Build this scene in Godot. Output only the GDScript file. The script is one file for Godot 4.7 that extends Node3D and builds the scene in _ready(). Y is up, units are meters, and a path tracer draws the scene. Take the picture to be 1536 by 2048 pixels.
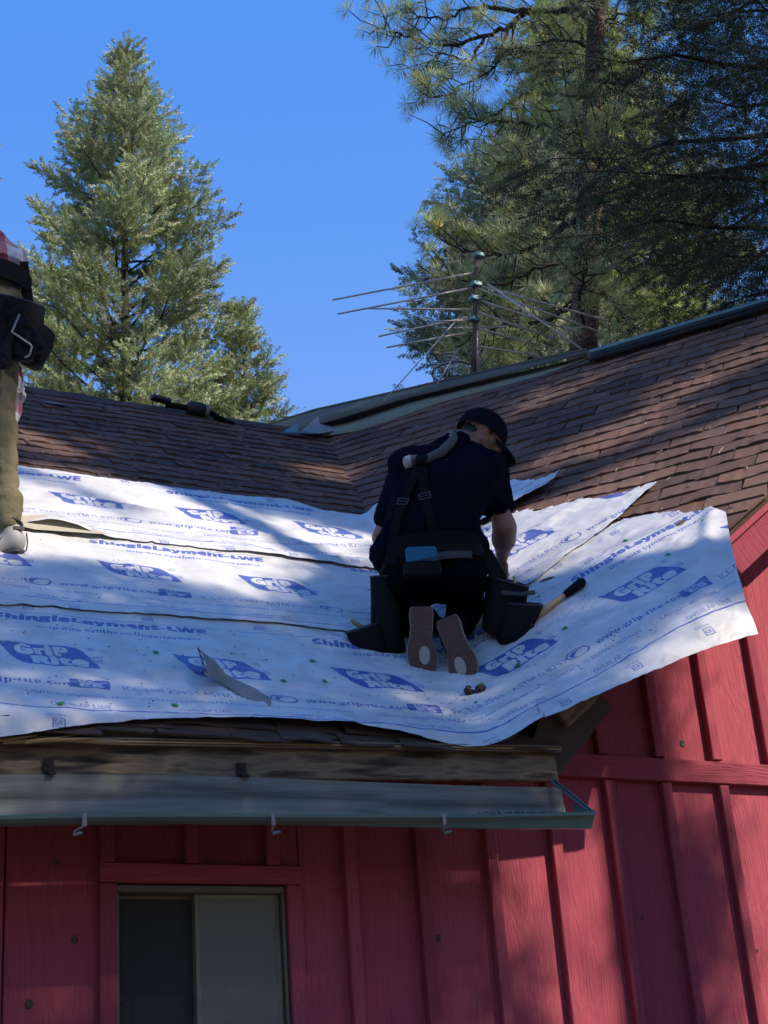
extends Node3D

# ---------------------------------------------------------------- frame of the place (metres, camera at x=z=0)
const VB := Vector3(3.108, 3.102, -5.0)          # foot of the valley
const DV := Vector3(0.25899, 0.62086, -0.73991)  # up the valley
const PL := Vector3(0.9658, -0.1665, 0.1984)     # across the valley, in the left slope
const PR := Vector3(0.78738, 0.30797, 0.53403)   # across the valley, in the right slope
const NL := Vector3(0.0, 0.76604, 0.64279)
const NR := Vector3(-0.55943, 0.72090, 0.40909)
const UR := Vector3(-0.59028, 0.0, -0.80720)     # level line of the right slope, away
const VR := Vector3(0.58191, 0.69304, -0.42553)  # up the right slope
const RK := Vector3(0.79000, 0.61310, 0.0)       # up the rake
const SUN := Vector3(0.405, 0.64, 0.653)

var rng := RandomNumberGenerator.new()
var mats := {}
var fn := FastNoiseLite.new()
var fn2 := FastNoiseLite.new()

func lin(r: float, g: float, b: float, a := 1.0) -> Color:
	var c := Color(r, g, b).linear_to_srgb()
	c.a = a
	return c

func m_plain(name_: String, c: Color, rough := 0.7, metal := 0.0) -> StandardMaterial3D:
	var m := StandardMaterial3D.new()
	m.resource_name = name_
	m.albedo_color = c
	m.roughness = rough
	m.metallic = metal
	mats[name_] = m
	return m

func noise_tex(freq: float, size: int, octaves: int, seed_: int, stretch := Vector2(1, 1), ramp := PackedColorArray(), normal := 0.0) -> ImageTexture:
	var n := FastNoiseLite.new()
	n.seed = seed_
	n.noise_type = FastNoiseLite.TYPE_SIMPLEX_SMOOTH
	n.frequency = freq
	n.fractal_octaves = octaves
	var im: Image = n.get_seamless_image(int(size / stretch.x), int(size / stretch.y))
	im.resize(size, size, Image.INTERPOLATE_CUBIC)
	im.convert(Image.FORMAT_RGBA8)
	if normal > 0.0:
		im.bump_map_to_normal_map(normal)
	elif ramp.size() > 1:
		for y in size:
			for x in size:
				var v := clampf(im.get_pixel(x, y).r, 0, 0.9999) * (ramp.size() - 1)
				var i := int(v)
				im.set_pixel(x, y, ramp[i].lerp(ramp[i + 1], v - i))
	return ImageTexture.create_from_image(im)

func tri(m: StandardMaterial3D, scale: float, world := true) -> void:
	m.uv1_triplanar = true
	m.uv1_world_triplanar = world
	m.uv1_scale = Vector3(scale, scale, scale)

# ---------------------------------------------------------------- naming
func tag(o: Node, label: String, category: String, group := "", kind := "") -> Node:
	if label: o.set_meta("label", label)
	if category: o.set_meta("category", category)
	if group: o.set_meta("group", group)
	if kind: o.set_meta("kind", kind)
	return o

func numbered(parent: Node, called: String) -> String:
	if not parent.has_node(called): return called
	var key := "n_" + called
	var i: int = parent.get_meta(key) + 1 if parent.has_meta(key) else 1
	parent.set_meta(key, i)
	return "%s_%03d" % [called, i]

func base(called: String, at: Vector3, parent: Node = self) -> Node3D:
	var o := Node3D.new()
	o.name = numbered(parent, called)
	parent.add_child(o, true)
	o.position = at
	return o

func inst(called: String, mesh: Mesh, m: Material, parent: Node = self, t := Transform3D()) -> MeshInstance3D:
	var o := MeshInstance3D.new()
	o.name = numbered(parent, called)
	o.mesh = mesh
	if m: o.material_override = m
	o.transform = t
	parent.add_child(o, true)
	return o

# every shape is written in world metres; a part under a moved base is shifted back by the base's place
func obj(called: String, st: SurfaceTool, m: Material, parent: Node = self, smooth := false) -> MeshInstance3D:
	if smooth:
		st.index()
	st.generate_normals()
	var o := inst(called, st.commit(), m, parent)
	var p := parent
	var off := Vector3.ZERO
	while p != self:
		off += (p as Node3D).position
		p = p.get_parent()
	o.position = -off
	return o

func mb(smooth := false) -> SurfaceTool:
	var st := SurfaceTool.new()
	st.begin(Mesh.PRIMITIVE_TRIANGLES)
	st.set_smooth_group(0 if smooth else -1)
	return st

# ---------------------------------------------------------------- shapes
func tri3(st: SurfaceTool, a: Vector3, b: Vector3, c: Vector3) -> void:
	st.add_vertex(a); st.add_vertex(c); st.add_vertex(b)

func quad(st: SurfaceTool, a: Vector3, b: Vector3, c: Vector3, d: Vector3) -> void:
	tri3(st, a, b, c); tri3(st, a, c, d)

# chamfered box: t places it, size full extents, e chamfer; uv from its local x and y
func bx(st: SurfaceTool, t: Transform3D, size: Vector3, e := 0.003, uvo := Vector2.ZERO) -> void:
	var h := size * 0.5
	e = minf(e, minf(h.x, minf(h.y, h.z)) * 0.6)
	var P := func(x: float, y: float, z: float) -> void:
		st.set_uv(Vector2(x, y) + uvo)
		st.add_vertex(t * Vector3(x, y, z))
	var F := func(q: Array) -> void:
		for i in [0, 2, 1, 0, 3, 2]:
			P.call(q[i].x, q[i].y, q[i].z)
	for s in [-1.0, 1.0]:
		var x: float = h.x * s; var y: float = h.y * s; var z: float = h.z * s
		var a := h.x - e; var b := h.y - e; var c := h.z - e
		var q := [Vector3(x, -b, -c), Vector3(x, b, -c), Vector3(x, b, c), Vector3(x, -b, c)]
		var r := [Vector3(-a, y, -c), Vector3(-a, y, c), Vector3(a, y, c), Vector3(a, y, -c)]
		var w := [Vector3(-a, -b, z), Vector3(a, -b, z), Vector3(a, b, z), Vector3(-a, b, z)]
		for l in [q, r, w]:
			if s < 0: l.reverse()
			F.call(l)
	if e <= 0.0: return
	var a2 := h.x - e; var b2 := h.y - e; var c2 := h.z - e
	for s in [-1.0, 1.0]:
		for u in [-1.0, 1.0]:
			var q1 := [Vector3(h.x * s, b2 * u, -c2), Vector3(a2 * s, h.y * u, -c2), Vector3(a2 * s, h.y * u, c2), Vector3(h.x * s, b2 * u, c2)]
			var q2 := [Vector3(h.x * s, -b2, c2 * u), Vector3(h.x * s, b2, c2 * u), Vector3(a2 * s, b2, h.z * u), Vector3(a2 * s, -b2, h.z * u)]
			var q3 := [Vector3(-a2, h.y * s, c2 * u), Vector3(-a2, b2 * s, h.z * u), Vector3(a2, b2 * s, h.z * u), Vector3(a2, h.y * s, c2 * u)]
			for l in [q1, q2, q3]:
				if s * u < 0: l.reverse()
				F.call(l)
			for v in [-1.0, 1.0]:
				var l3 := [Vector3(h.x * s, b2 * u, c2 * v), Vector3(a2 * s, h.y * u, c2 * v), Vector3(a2 * s, b2 * u, h.z * v)]
				if s * u * v < 0: l3.reverse()
				for i in [0, 2, 1]: P.call(l3[i].x, l3[i].y, l3[i].z)

func at(p: Vector3, b := Basis()) -> Transform3D:
	return Transform3D(b, p)

func box_between(st: SurfaceTool, lo: Vector3, hi: Vector3, e := 0.003, uvo := Vector2.ZERO) -> void:
	bx(st, at((lo + hi) * 0.5), hi - lo, e, uvo)

# frame whose z runs along d and whose y is as near up as can be
func along(d: Vector3, up := Vector3.UP) -> Basis:
	var z := d.normalized()
	var x := up.cross(z)
	if x.length() < 1e-4: x = Vector3.RIGHT.cross(z)
	x = x.normalized()
	return Basis(x, z.cross(x), z)

func bar(st: SurfaceTool, a: Vector3, b: Vector3, w: float, t: float, up := Vector3.UP, e := 0.002) -> void:
	bx(st, Transform3D(along(b - a, up), (a + b) * 0.5), Vector3(w, t, (b - a).length()), e)

func tube(st: SurfaceTool, pts: PackedVector3Array, radii: PackedFloat32Array, sides := 8, caps := true) -> void:
	var n := pts.size()
	var rings := []
	var x := Vector3.ZERO
	for i in n:
		var d := (pts[mini(i + 1, n - 1)] - pts[maxi(i - 1, 0)]).normalized()
		if i == 0:
			x = d.cross(Vector3.UP if absf(d.y) < 0.9 else Vector3.RIGHT).normalized()
		else:
			x = (x - d * x.dot(d)).normalized()
		var y := d.cross(x)
		var ring := PackedVector3Array()
		for k in sides:
			var t := TAU * k / sides
			ring.append(pts[i] + (x * cos(t) + y * sin(t)) * radii[mini(i, radii.size() - 1)])
		rings.append(ring)
	for i in n - 1:
		for k in sides:
			var k2 := (k + 1) % sides
			quad(st, rings[i][k], rings[i][k2], rings[i + 1][k2], rings[i + 1][k])
	if caps:
		for k in sides:
			var k2 := (k + 1) % sides
			tri3(st, pts[0], rings[0][k2], rings[0][k])
			tri3(st, pts[n - 1], rings[n - 1][k], rings[n - 1][k2])

func rod(st: SurfaceTool, a: Vector3, b: Vector3, r: float, r2 := -1.0, sides := 8) -> void:
	tube(st, PackedVector3Array([a, b]), PackedFloat32Array([r, r if r2 < 0 else r2]), sides)

# turned shape: profile of (radius, height) about t's y axis
func lathe(st: SurfaceTool, t: Transform3D, prof: PackedVector2Array, sides := 16) -> void:
	for i in prof.size() - 1:
		for k in sides:
			var a := TAU * k / sides; var b := TAU * (k + 1) / sides
			var p := prof[i]; var q := prof[i + 1]
			var A := t * Vector3(p.x * cos(a), p.y, p.x * sin(a)); var B := t * Vector3(p.x * cos(b), p.y, p.x * sin(b))
			var C := t * Vector3(q.x * cos(b), q.y, q.x * sin(b)); var E := t * Vector3(q.x * cos(a), q.y, q.x * sin(a))
			if p.x < 1e-5: tri3(st, A, C, E)
			elif q.x < 1e-5: tri3(st, A, B, C)
			else: quad(st, A, B, C, E)

# flat band along pts with its width across n; th thick
func ribbon(st: SurfaceTool, pts: PackedVector3Array, normals: PackedVector3Array, width: float, th: float) -> void:
	var n := pts.size()
	var L := []
	for i in n:
		var d := (pts[mini(i + 1, n - 1)] - pts[maxi(i - 1, 0)]).normalized()
		var w := d.cross(normals[i]).normalized() * width * 0.5
		var o := normals[i].normalized() * th
		L.append([pts[i] - w, pts[i] - w * 0.94 + o, pts[i] + w * 0.94 + o, pts[i] + w])
	for i in n - 1:
		for k in 4:
			var k2 := (k + 1) % 4
			quad(st, L[i][k], L[i + 1][k], L[i + 1][k2], L[i][k2])
	for e in [0, n - 1]:
		quad(st, L[e][0], L[e][1], L[e][2], L[e][3])

# extruded outline: pts on the plane of b.x and b.y from o, thickness along b.z
func prism(st: SurfaceTool, pts: PackedVector2Array, o: Vector3, b: Basis, z0: float, z1: float) -> void:
	var ids := Geometry2D.triangulate_polygon(pts)
	var P := func(p: Vector2, z: float) -> void:
		st.set_uv(p)
		st.add_vertex(o + b.x * p.x + b.y * p.y + b.z * z)
	for i in range(0, ids.size(), 3):
		for k in [0, 1, 2]: P.call(pts[ids[i + k]], z1)
		for k in [0, 2, 1]: P.call(pts[ids[i + k]], z0)
	for i in pts.size():
		var p := pts[i]; var q := pts[(i + 1) % pts.size()]
		for e in [[p, z0], [q, z0], [q, z1], [p, z0], [q, z1], [p, z1]]: P.call(e[0], e[1])

# ---------------------------------------------------------------- the two roof slopes, unrolled: x along the eave from the valley foot, a up the left slope
func fold(x: float, a: float, h := 0.0, w := 0.12) -> Vector3:
	var k := x * 0.25899 + a * 0.96588
	var m := x * 0.96588 - a * 0.25899
	var p := VB + DV * k
	var n: Vector3
	if m < -w:
		p += PL * m; n = NL
	elif m > w:
		p += PR * m; n = NR
	else:
		p += PR * ((m + w) * (m + w) / (4 * w)) - PL * ((m - w) * (m - w) / (4 * w))
		n = NL.lerp(NR, smoothstep(-w, w, m)).normalized()
	if m > w * 0.5 and p.z > VB.z and a > 0.03 + 0.034 * x or m > 0.22 and p.z > VB.z:          # past the rake: stiff for a hand's breadth, then curling down
		var o := RK.cross(NR).normalized()
		if o.z < 0: o = -o
		var q := (p.z - VB.z) / o.z
		p -= o * q
		var s := 0.0
		var dn := n
		while s < q:
			var ds := minf(0.02, q - s)
			var th := 0.10 * minf(s / 0.1, 1.0) + clampf((s - 0.30) * 3.4, 0.0, 0.95)
			p += (o * cos(th) - NR * sin(th)) * ds
			dn = NR * cos(th) + o * sin(th)
			s += ds
		n = dn
	elif a < 0.03 + 0.034 * x and m < 0.22:            # over the eave
		var s2 := (0.03 + 0.034 * x - a) * smoothstep(0.22, -0.22, m)
		var dz := Vector3(0, -0.64279, 0.76604)
		p += dz * -s2 + Vector3(0, -0.9, 0.43) * s2
		n = NL.lerp(Vector3(0, 0.43, 0.9), minf(s2 / 0.05, 1.0)).normalized()
	return p + n * h

func rpt(u: float, v: float, h := 0.0) -> Vector3:
	return VB + UR * u + VR * v + NR * h

func lpt(x: float, a: float, h := 0.0) -> Vector3:
	return VB + Vector3(x, a * 0.64279, -a * 0.76604) + NL * h

func _ready() -> void:
	# ------------------------------------------------------------ camera, sky, sun, exposure
	rng.seed = 4711
	fn.seed = 11; fn.frequency = 1.0; fn.fractal_octaves = 3
	fn2.seed = 23; fn2.frequency = 1.0; fn2.fractal_octaves = 2
	var cam := Camera3D.new()
	cam.name = "camera"
	add_child(cam)
	cam.transform = Transform3D(Basis(Vector3(0.89051, -0.07330, 0.44902), Vector3(-0.11750, 0.91641, 0.38261), Vector3(-0.43953, -0.39348, 0.80746)).orthonormalized(), Vector3(0, 1.6, 0))
	cam.fov = 36.83
	cam.near = 0.05
	cam.far = 2000.0
	cam.current = true
	var env := Environment.new()
	env.background_mode = Environment.BG_SKY
	var sm := ProceduralSkyMaterial.new()
	sm.sky_top_color = Color(0.207, 0.402, 0.668)
	sm.sky_horizon_color = Color(0.79, 0.82, 0.85)
	sm.sky_curve = 0.15
	sm.ground_bottom_color = Color(0.12, 0.11, 0.09)
	sm.ground_horizon_color = Color(0.2, 0.2, 0.17)
	sm.sun_angle_max = 4.0
	var sky := Sky.new()
	sky.sky_material = sm
	env.sky = sky
	env.ambient_light_source = Environment.AMBIENT_SOURCE_SKY
	env.tonemap_mode = Environment.TONE_MAPPER_LINEAR
	env.tonemap_exposure = 2.2
	env.sdfgi_enabled = true
	env.ssao_enabled = true
	env.ssil_enabled = true
	var we := WorldEnvironment.new()
	we.name = "world_environment"
	we.environment = env
	add_child(we)
	var sun := DirectionalLight3D.new()
	sun.name = "sun"
	add_child(sun)
	sun.look_at_from_position(SUN * 50.0, Vector3.ZERO)
	sun.light_color = Color(1.0, 0.94, 0.85)
	sun.light_energy = 0.95
	sun.light_angular_distance = 0.5
	sun.shadow_enabled = true

	make_materials()
	build_ground()
	build_cabin()
	build_gutter()
	build_sheets()
	build_roof_things()
	build_antenna()
	build_kneeling_person()
	build_standing_person()
	build_trees()

func make_materials() -> void:
	var g := StandardMaterial3D.new()
	# red stain on rough sawn boards: three cuts of the same wood
	for k in 3:
		var m := m_plain("red_wood_%d" % k, [lin(0.370, 0.074, 0.102), lin(0.315, 0.061, 0.086), lin(0.410, 0.086, 0.115)][k], 0.85)
		m.metallic_specular = 0.3
		var t := wood_maps(31 + k * 7, lin(1, 1, 1), lin(0.70, 0.62, 0.66))
		m.albedo_texture = t[0]
		m.normal_enabled = true
		m.normal_texture = t[1]
		m.normal_scale = 1.0
		m.uv1_scale = Vector3(2.6, 0.5, 1)
	var old := m_plain("weathered_wood", Color(1, 1, 1), 0.85)
	old.albedo_texture = noise_tex(0.016, 512, 6, 5, Vector2(3, 1), PackedColorArray([lin(0.014, 0.011, 0.009), lin(0.04, 0.028, 0.02), lin(0.12, 0.085, 0.052), lin(0.22, 0.165, 0.10), lin(0.15, 0.11, 0.072), lin(0.09, 0.034, 0.03)]))
	old.uv1_scale = Vector3(0.9, 2.2, 1)
	old.normal_enabled = true
	old.normal_texture = noise_tex(0.04, 512, 4, 6, Vector2(8, 1), PackedColorArray(), 3.0)
	var fresh := m_plain("fresh_wood", lin(0.46, 0.30, 0.14), 0.7)
	fresh.albedo_texture = noise_tex(0.03, 256, 4, 8, Vector2(8, 1), PackedColorArray([lin(0.55, 0.5, 0.45), lin(1, 1, 1)]))
	m_plain("dark_wood", lin(0.060, 0.045, 0.034), 0.9)
	# asphalt shingle: five tones of grit
	var grit := noise_tex(0.30, 512, 3, 41, Vector2(1, 1), PackedColorArray([lin(0.22, 0.19, 0.18), lin(0.62, 0.58, 0.56), lin(1, 1, 1), lin(1.0, 0.90, 0.80)]))
	var grit_n := noise_tex(0.35, 512, 3, 43, Vector2(1, 1), PackedColorArray(), 7.0)
	for k in 6:
		var m := m_plain("shingle_%d" % k, [lin(0.205, 0.115, 0.084), lin(0.155, 0.090, 0.068), lin(0.245, 0.138, 0.100), lin(0.185, 0.115, 0.090), lin(0.120, 0.072, 0.058), lin(0.225, 0.116, 0.083)][k], 0.95)
		m.albedo_texture = grit
		m.normal_enabled = true
		m.normal_texture = grit_n
		m.normal_scale = 1.6
		tri(m, 2.6)
	m_plain("litter", lin(0.34, 0.27, 0.19), 0.9)
	m_plain("felt", lin(0.03, 0.026, 0.024), 0.95)
	# olive flashing and teal gutter paint
	var ol := m_plain("olive_metal", lin(0.20, 0.205, 0.145), 0.75, 0.0)
	ol.albedo_texture = noise_tex(0.012, 256, 4, 51, Vector2(1, 1), PackedColorArray([lin(0.7, 0.68, 0.6), lin(1, 1, 1), lin(0.9, 0.95, 0.95)]))
	tri(ol, 0.7)
	m_plain("olive_metal_dark", lin(0.085, 0.082, 0.058), 0.8, 0.0)
	m_plain("teal_metal", lin(0.12, 0.23, 0.245), 0.35, 0.35)
	var gi := m_plain("gutter_inside", lin(0.20, 0.205, 0.18), 0.6, 0.15)
	gi.albedo_texture = noise_tex(0.014, 512, 5, 52, Vector2(5, 1), PackedColorArray([lin(0.3, 0.27, 0.22), lin(0.65, 0.62, 0.55), lin(1, 0.98, 0.92), lin(0.75, 0.72, 0.64)]))
	gi.uv1_scale = Vector3(0.6, 3, 1)
	m_plain("bare_metal", lin(0.22, 0.22, 0.21), 0.45, 0.6)
	m_plain("rusty_iron", lin(0.030, 0.024, 0.021), 0.8, 0.3)
	m_plain("bronze_frame", lin(0.135, 0.110, 0.085), 0.45, 0.35)
	m_plain("grey_screen", lin(0.165, 0.16, 0.132), 0.9)
	m_plain("dark_screen", lin(0.030, 0.029, 0.026), 0.9)
	m_plain("black", lin(0.012, 0.012, 0.012), 0.6)
	var gl := m_plain("pane", Color(0.8, 0.85, 0.85, 0.12), 0.03)
	gl.transparency = BaseMaterial3D.TRANSPARENCY_ALPHA
	# underlayment
	var sh := m_plain("sheet", Color(1, 1, 1), 0.42)
	sh.albedo_texture = print_texture()
	sh.normal_enabled = true
	sh.normal_texture = noise_tex(0.012, 512, 5, 61, Vector2(1, 1), PackedColorArray(), 5.0)
	sh.normal_scale = 0.30
	sh.backlight_enabled = true
	sh.backlight = Color(0.20, 0.21, 0.23)
	m_plain("sheet_back", lin(0.36, 0.33, 0.27), 0.6)
	m_plain("green_plastic", lin(0.02, 0.28, 0.05), 0.4)
	# clothes
	var navy := m_plain("navy_cloth", lin(0.0048, 0.0055, 0.013), 0.9)
	navy.normal_enabled = true
	navy.normal_texture = noise_tex(0.02, 512, 4, 71, Vector2(1, 1), PackedColorArray(), 4.0)
	tri(navy, 2.0)
	m_plain("dark_denim", lin(0.0042, 0.0044, 0.0065), 0.92)
	m_plain("strap", lin(0.0095, 0.0105, 0.013), 0.8)
	m_plain("pouch", lin(0.0075, 0.0076, 0.0088), 0.75)
	m_plain("pouch_rim", lin(0.024, 0.027, 0.031), 0.6)
	m_plain("grey_pad", lin(0.20, 0.205, 0.20), 0.8)
	m_plain("pad_cloth", lin(0.075, 0.085, 0.085), 0.85)
	m_plain("blue_cloth", lin(0.035, 0.14, 0.24), 0.85)
	m_plain("cap", lin(0.008, 0.009, 0.014), 0.9)
	m_plain("hair", lin(0.012, 0.010, 0.009), 0.7)
	var skin := m_plain("skin", lin(0.25, 0.125, 0.085), 0.55)
	skin.subsurf_scatter_enabled = true
	skin.subsurf_scatter_strength = 0.15
	var sole := m_plain("gum_sole", lin(0.105, 0.047, 0.032), 0.7)
	sole.albedo_texture = noise_tex(0.03, 256, 3, 81, Vector2(1, 1), PackedColorArray([lin(0.4, 0.4, 0.4), lin(1, 1, 1), lin(1, 1, 1)]))
	tri(sole, 6.0)
	m_plain("cream_rubber", lin(0.34, 0.31, 0.25), 0.6)
	var kh := m_plain("khaki", lin(0.150, 0.132, 0.082), 0.9)
	kh.normal_enabled = true
	kh.normal_texture = noise_tex(0.03, 512, 4, 73, Vector2(1, 1), PackedColorArray(), 4.0)
	tri(kh, 3.0)
	m_plain("plaid", Color(1, 1, 1), 0.9)
	mats.plaid.albedo_texture = plaid_texture()
	tri(mats.plaid, 2.8)
	m_plain("shoe_white", lin(0.30, 0.30, 0.285), 0.6)
	m_plain("tool_wood", lin(0.42, 0.28, 0.14), 0.5)
	m_plain("aerial", lin(0.44, 0.43, 0.41), 0.45, 0.15)
	m_plain("pole_rust", lin(0.10, 0.075, 0.055), 0.7, 0.4)
	m_plain("yellow_plastic", lin(0.62, 0.42, 0.03), 0.4)
	for c in ["navy_cloth", "dark_denim", "strap", "cap", "khaki", "plaid", "blue_cloth"]: mats[c].metallic_specular = 0.12
	mats.pouch.metallic_specular = 0.25
	# trees
	var bark := m_plain("pine_bark", Color(1, 1, 1), 0.95)
	bark.albedo_texture = noise_tex(0.03, 512, 4, 91, Vector2(5, 1), PackedColorArray([lin(0.012, 0.010, 0.008), lin(0.055, 0.034, 0.026), lin(0.13, 0.075, 0.052), lin(0.19, 0.12, 0.09)]))
	bark.normal_enabled = true
	bark.normal_texture = noise_tex(0.03, 512, 4, 91, Vector2(5, 1), PackedColorArray(), 12.0)
	tri(bark, 1.2)
	m_plain("fir_bark", lin(0.030, 0.024, 0.019), 0.95)
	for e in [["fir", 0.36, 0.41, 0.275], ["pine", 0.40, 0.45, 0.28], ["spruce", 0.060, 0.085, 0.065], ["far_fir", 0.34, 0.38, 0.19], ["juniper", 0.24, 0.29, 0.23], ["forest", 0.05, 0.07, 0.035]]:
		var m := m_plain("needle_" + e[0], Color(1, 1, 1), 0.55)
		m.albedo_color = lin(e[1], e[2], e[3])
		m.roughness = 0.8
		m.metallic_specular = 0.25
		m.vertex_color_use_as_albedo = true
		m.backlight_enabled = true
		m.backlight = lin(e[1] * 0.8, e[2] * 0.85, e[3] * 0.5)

# rough sawn grain: long growth figure, saw marks across, fine fibres. [colour, normal]
func wood_maps(seed_: int, hi: Color, lo: Color) -> Array:
	var n := FastNoiseLite.new()
	n.seed = seed_; n.frequency = 1.0; n.fractal_octaves = 3
	var w := 256; var h := 1024
	var im := Image.create(w, h, false, Image.FORMAT_RGBA8)
	var hm := Image.create(w, h, false, Image.FORMAT_RGBA8)
	for y in h:
		var ty := float(y) / h * TAU
		var cy := cos(ty) * 1.1; var sy := sin(ty) * 1.1
		for x in w:
			var tx := float(x) / w * TAU
			var wob := n.get_noise_3d(cos(tx) * 0.5 + 7.0, sin(tx) * 0.5 + cy * 0.35, sy * 0.35)
			var ring := sin((wob * 4.0 + cos(tx) * 1.3) * 9.0)
			var fibre := n.get_noise_3d(cos(tx) * 14.0, sin(tx) * 14.0 + cy * 1.2, sy * 1.2 + 30.0)
			var saw := n.get_noise_2d(y * 0.45, x * 0.004)
			var v := clampf(0.55 + ring * 0.13 * clampf(0.6 + wob * 2.0, 0, 1) + fibre * 0.42 + saw * 0.05, 0, 1)
			hm.set_pixel(x, y, Color(v, v, v))
			im.set_pixel(x, y, lo.lerp(hi, clampf(v * 1.15, 0, 1)))
	hm.bump_map_to_normal_map(3.0)
	return [ImageTexture.create_from_image(im), ImageTexture.create_from_image(hm)]

func plaid_texture() -> ImageTexture:
	var im := Image.create(128, 128, false, Image.FORMAT_RGBA8)
	var band := func(i: int) -> int:
		var k := i % 64
		return 0 if k < 20 else 1 if k < 26 else 2 if k < 44 else 1 if k < 50 else 3
	for y in 128:
		for x in 128:
			var a: int = band.call(x); var b: int = band.call(y)
			var cs := [lin(0.42, 0.03, 0.04), lin(0.75, 0.72, 0.72), lin(0.62, 0.6, 0.62), lin(0.03, 0.03, 0.05)]
			var c: Color = cs[a] if (x + y) % 2 == 0 else cs[b]
			im.set_pixel(x, y, cs[a].lerp(cs[b], 0.5).lerp(c, 0.4))
	return ImageTexture.create_from_image(im)

# ---------------------------------------------------------------- the print on the underlayment: one repeat is 1.37 m along the roll, 1.22 m across
const TW := 2048
const TH := 1824
const INK := Color(0.22, 0.29, 0.66)

func px(p: Vector2) -> Vector2:
	return Vector2(p.x / 1.37 * TW, TH - p.y / 1.22 * TH)

func fill_tri(im: Image, a: Vector2, b: Vector2, c: Vector2, col: Color) -> void:
	var y0 := int(ceil(minf(a.y, minf(b.y, c.y)) - 0.5)); var y1 := int(floor(maxf(a.y, maxf(b.y, c.y)) - 0.5))
	for y in range(maxi(y0, 0), mini(y1, TH - 1) + 1):
		var lo := 1e9; var hi := -1e9
		var yy := y + 0.5
		for e in [[a, b], [b, c], [c, a]]:
			var p: Vector2 = e[0]; var q: Vector2 = e[1]
			if (p.y <= yy and q.y >= yy) or (q.y <= yy and p.y >= yy):
				if absf(p.y - q.y) < 1e-6:
					lo = minf(lo, minf(p.x, q.x)); hi = maxf(hi, maxf(p.x, q.x))
				else:
					var x := p.x + (q.x - p.x) * (yy - p.y) / (q.y - p.y)
					lo = minf(lo, x); hi = maxf(hi, x)
		var x0 := int(ceil(lo - 0.5)); var x1 := int(floor(hi - 0.5))
		if x1 < x0: continue
		im.fill_rect(Rect2i(x0, y, x1 - x0 + 1, 1), col)
		if x1 >= TW: im.fill_rect(Rect2i(x0 - TW, y, x1 - x0 + 1, 1), col)
		if x0 < 0: im.fill_rect(Rect2i(x0 + TW, y, x1 - x0 + 1, 1), col)

func fill_poly(im: Image, pts: Array, col: Color) -> void:
	var q := PackedVector2Array()
	for p in pts: q.append(px(p))
	var ids := Geometry2D.triangulate_polygon(q)
	for i in range(0, ids.size(), 3):
		fill_tri(im, q[ids[i]], q[ids[i + 1]], q[ids[i + 2]], col)

# lettering with its left foot at p, cap height h, overall length w; slant leans it, fat thickens it (metres)
func write(im: Image, text: String, p: Vector2, w: float, h: float, col: Color, bold := true, slant := 0.0, fat := 0.0) -> void:
	var f := SystemFont.new()
	f.font_names = PackedStringArray(["Droid Sans"])
	f.font_weight = 700 if bold else 400
	var tm := TextMesh.new()
	tm.font = f
	tm.text = text
	tm.font_size = 64
	tm.pixel_size = 0.01
	tm.depth = 0.0
	tm.curve_step = 1.0
	var ar := tm.get_mesh_arrays()
	var v: PackedVector3Array = ar[Mesh.ARRAY_VERTEX]
	var id: PackedInt32Array = ar[Mesh.ARRAY_INDEX] if ar[Mesh.ARRAY_INDEX] else PackedInt32Array(range(v.size()))
	if v.is_empty(): return
	var lo := v[0]; var hi := v[0]
	for q in v:
		lo = lo.min(q); hi = hi.max(q)
	var cap := 0.46
	var base_y := -0.0
	# the baseline: the lowest point of a capital, measured once
	var sx := w / (hi.x - lo.x)
	var sy := h / (hi.y - lo.y)
	var offs := [Vector2.ZERO]
	if fat > 0.0:
		offs = []
		for k in 8: offs.append(Vector2(cos(k * TAU / 8), sin(k * TAU / 8)) * fat)
	for o in offs:
		for i in range(0, id.size(), 3):
			var t := []
			for k in 3:
				var q := v[id[i + k]]
				var yy := (q.y - lo.y) * sy
				t.append(px(p + o + Vector2((q.x - lo.x) * sx + yy * slant, yy)))
			fill_tri(im, t[0], t[1], t[2], col)

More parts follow.
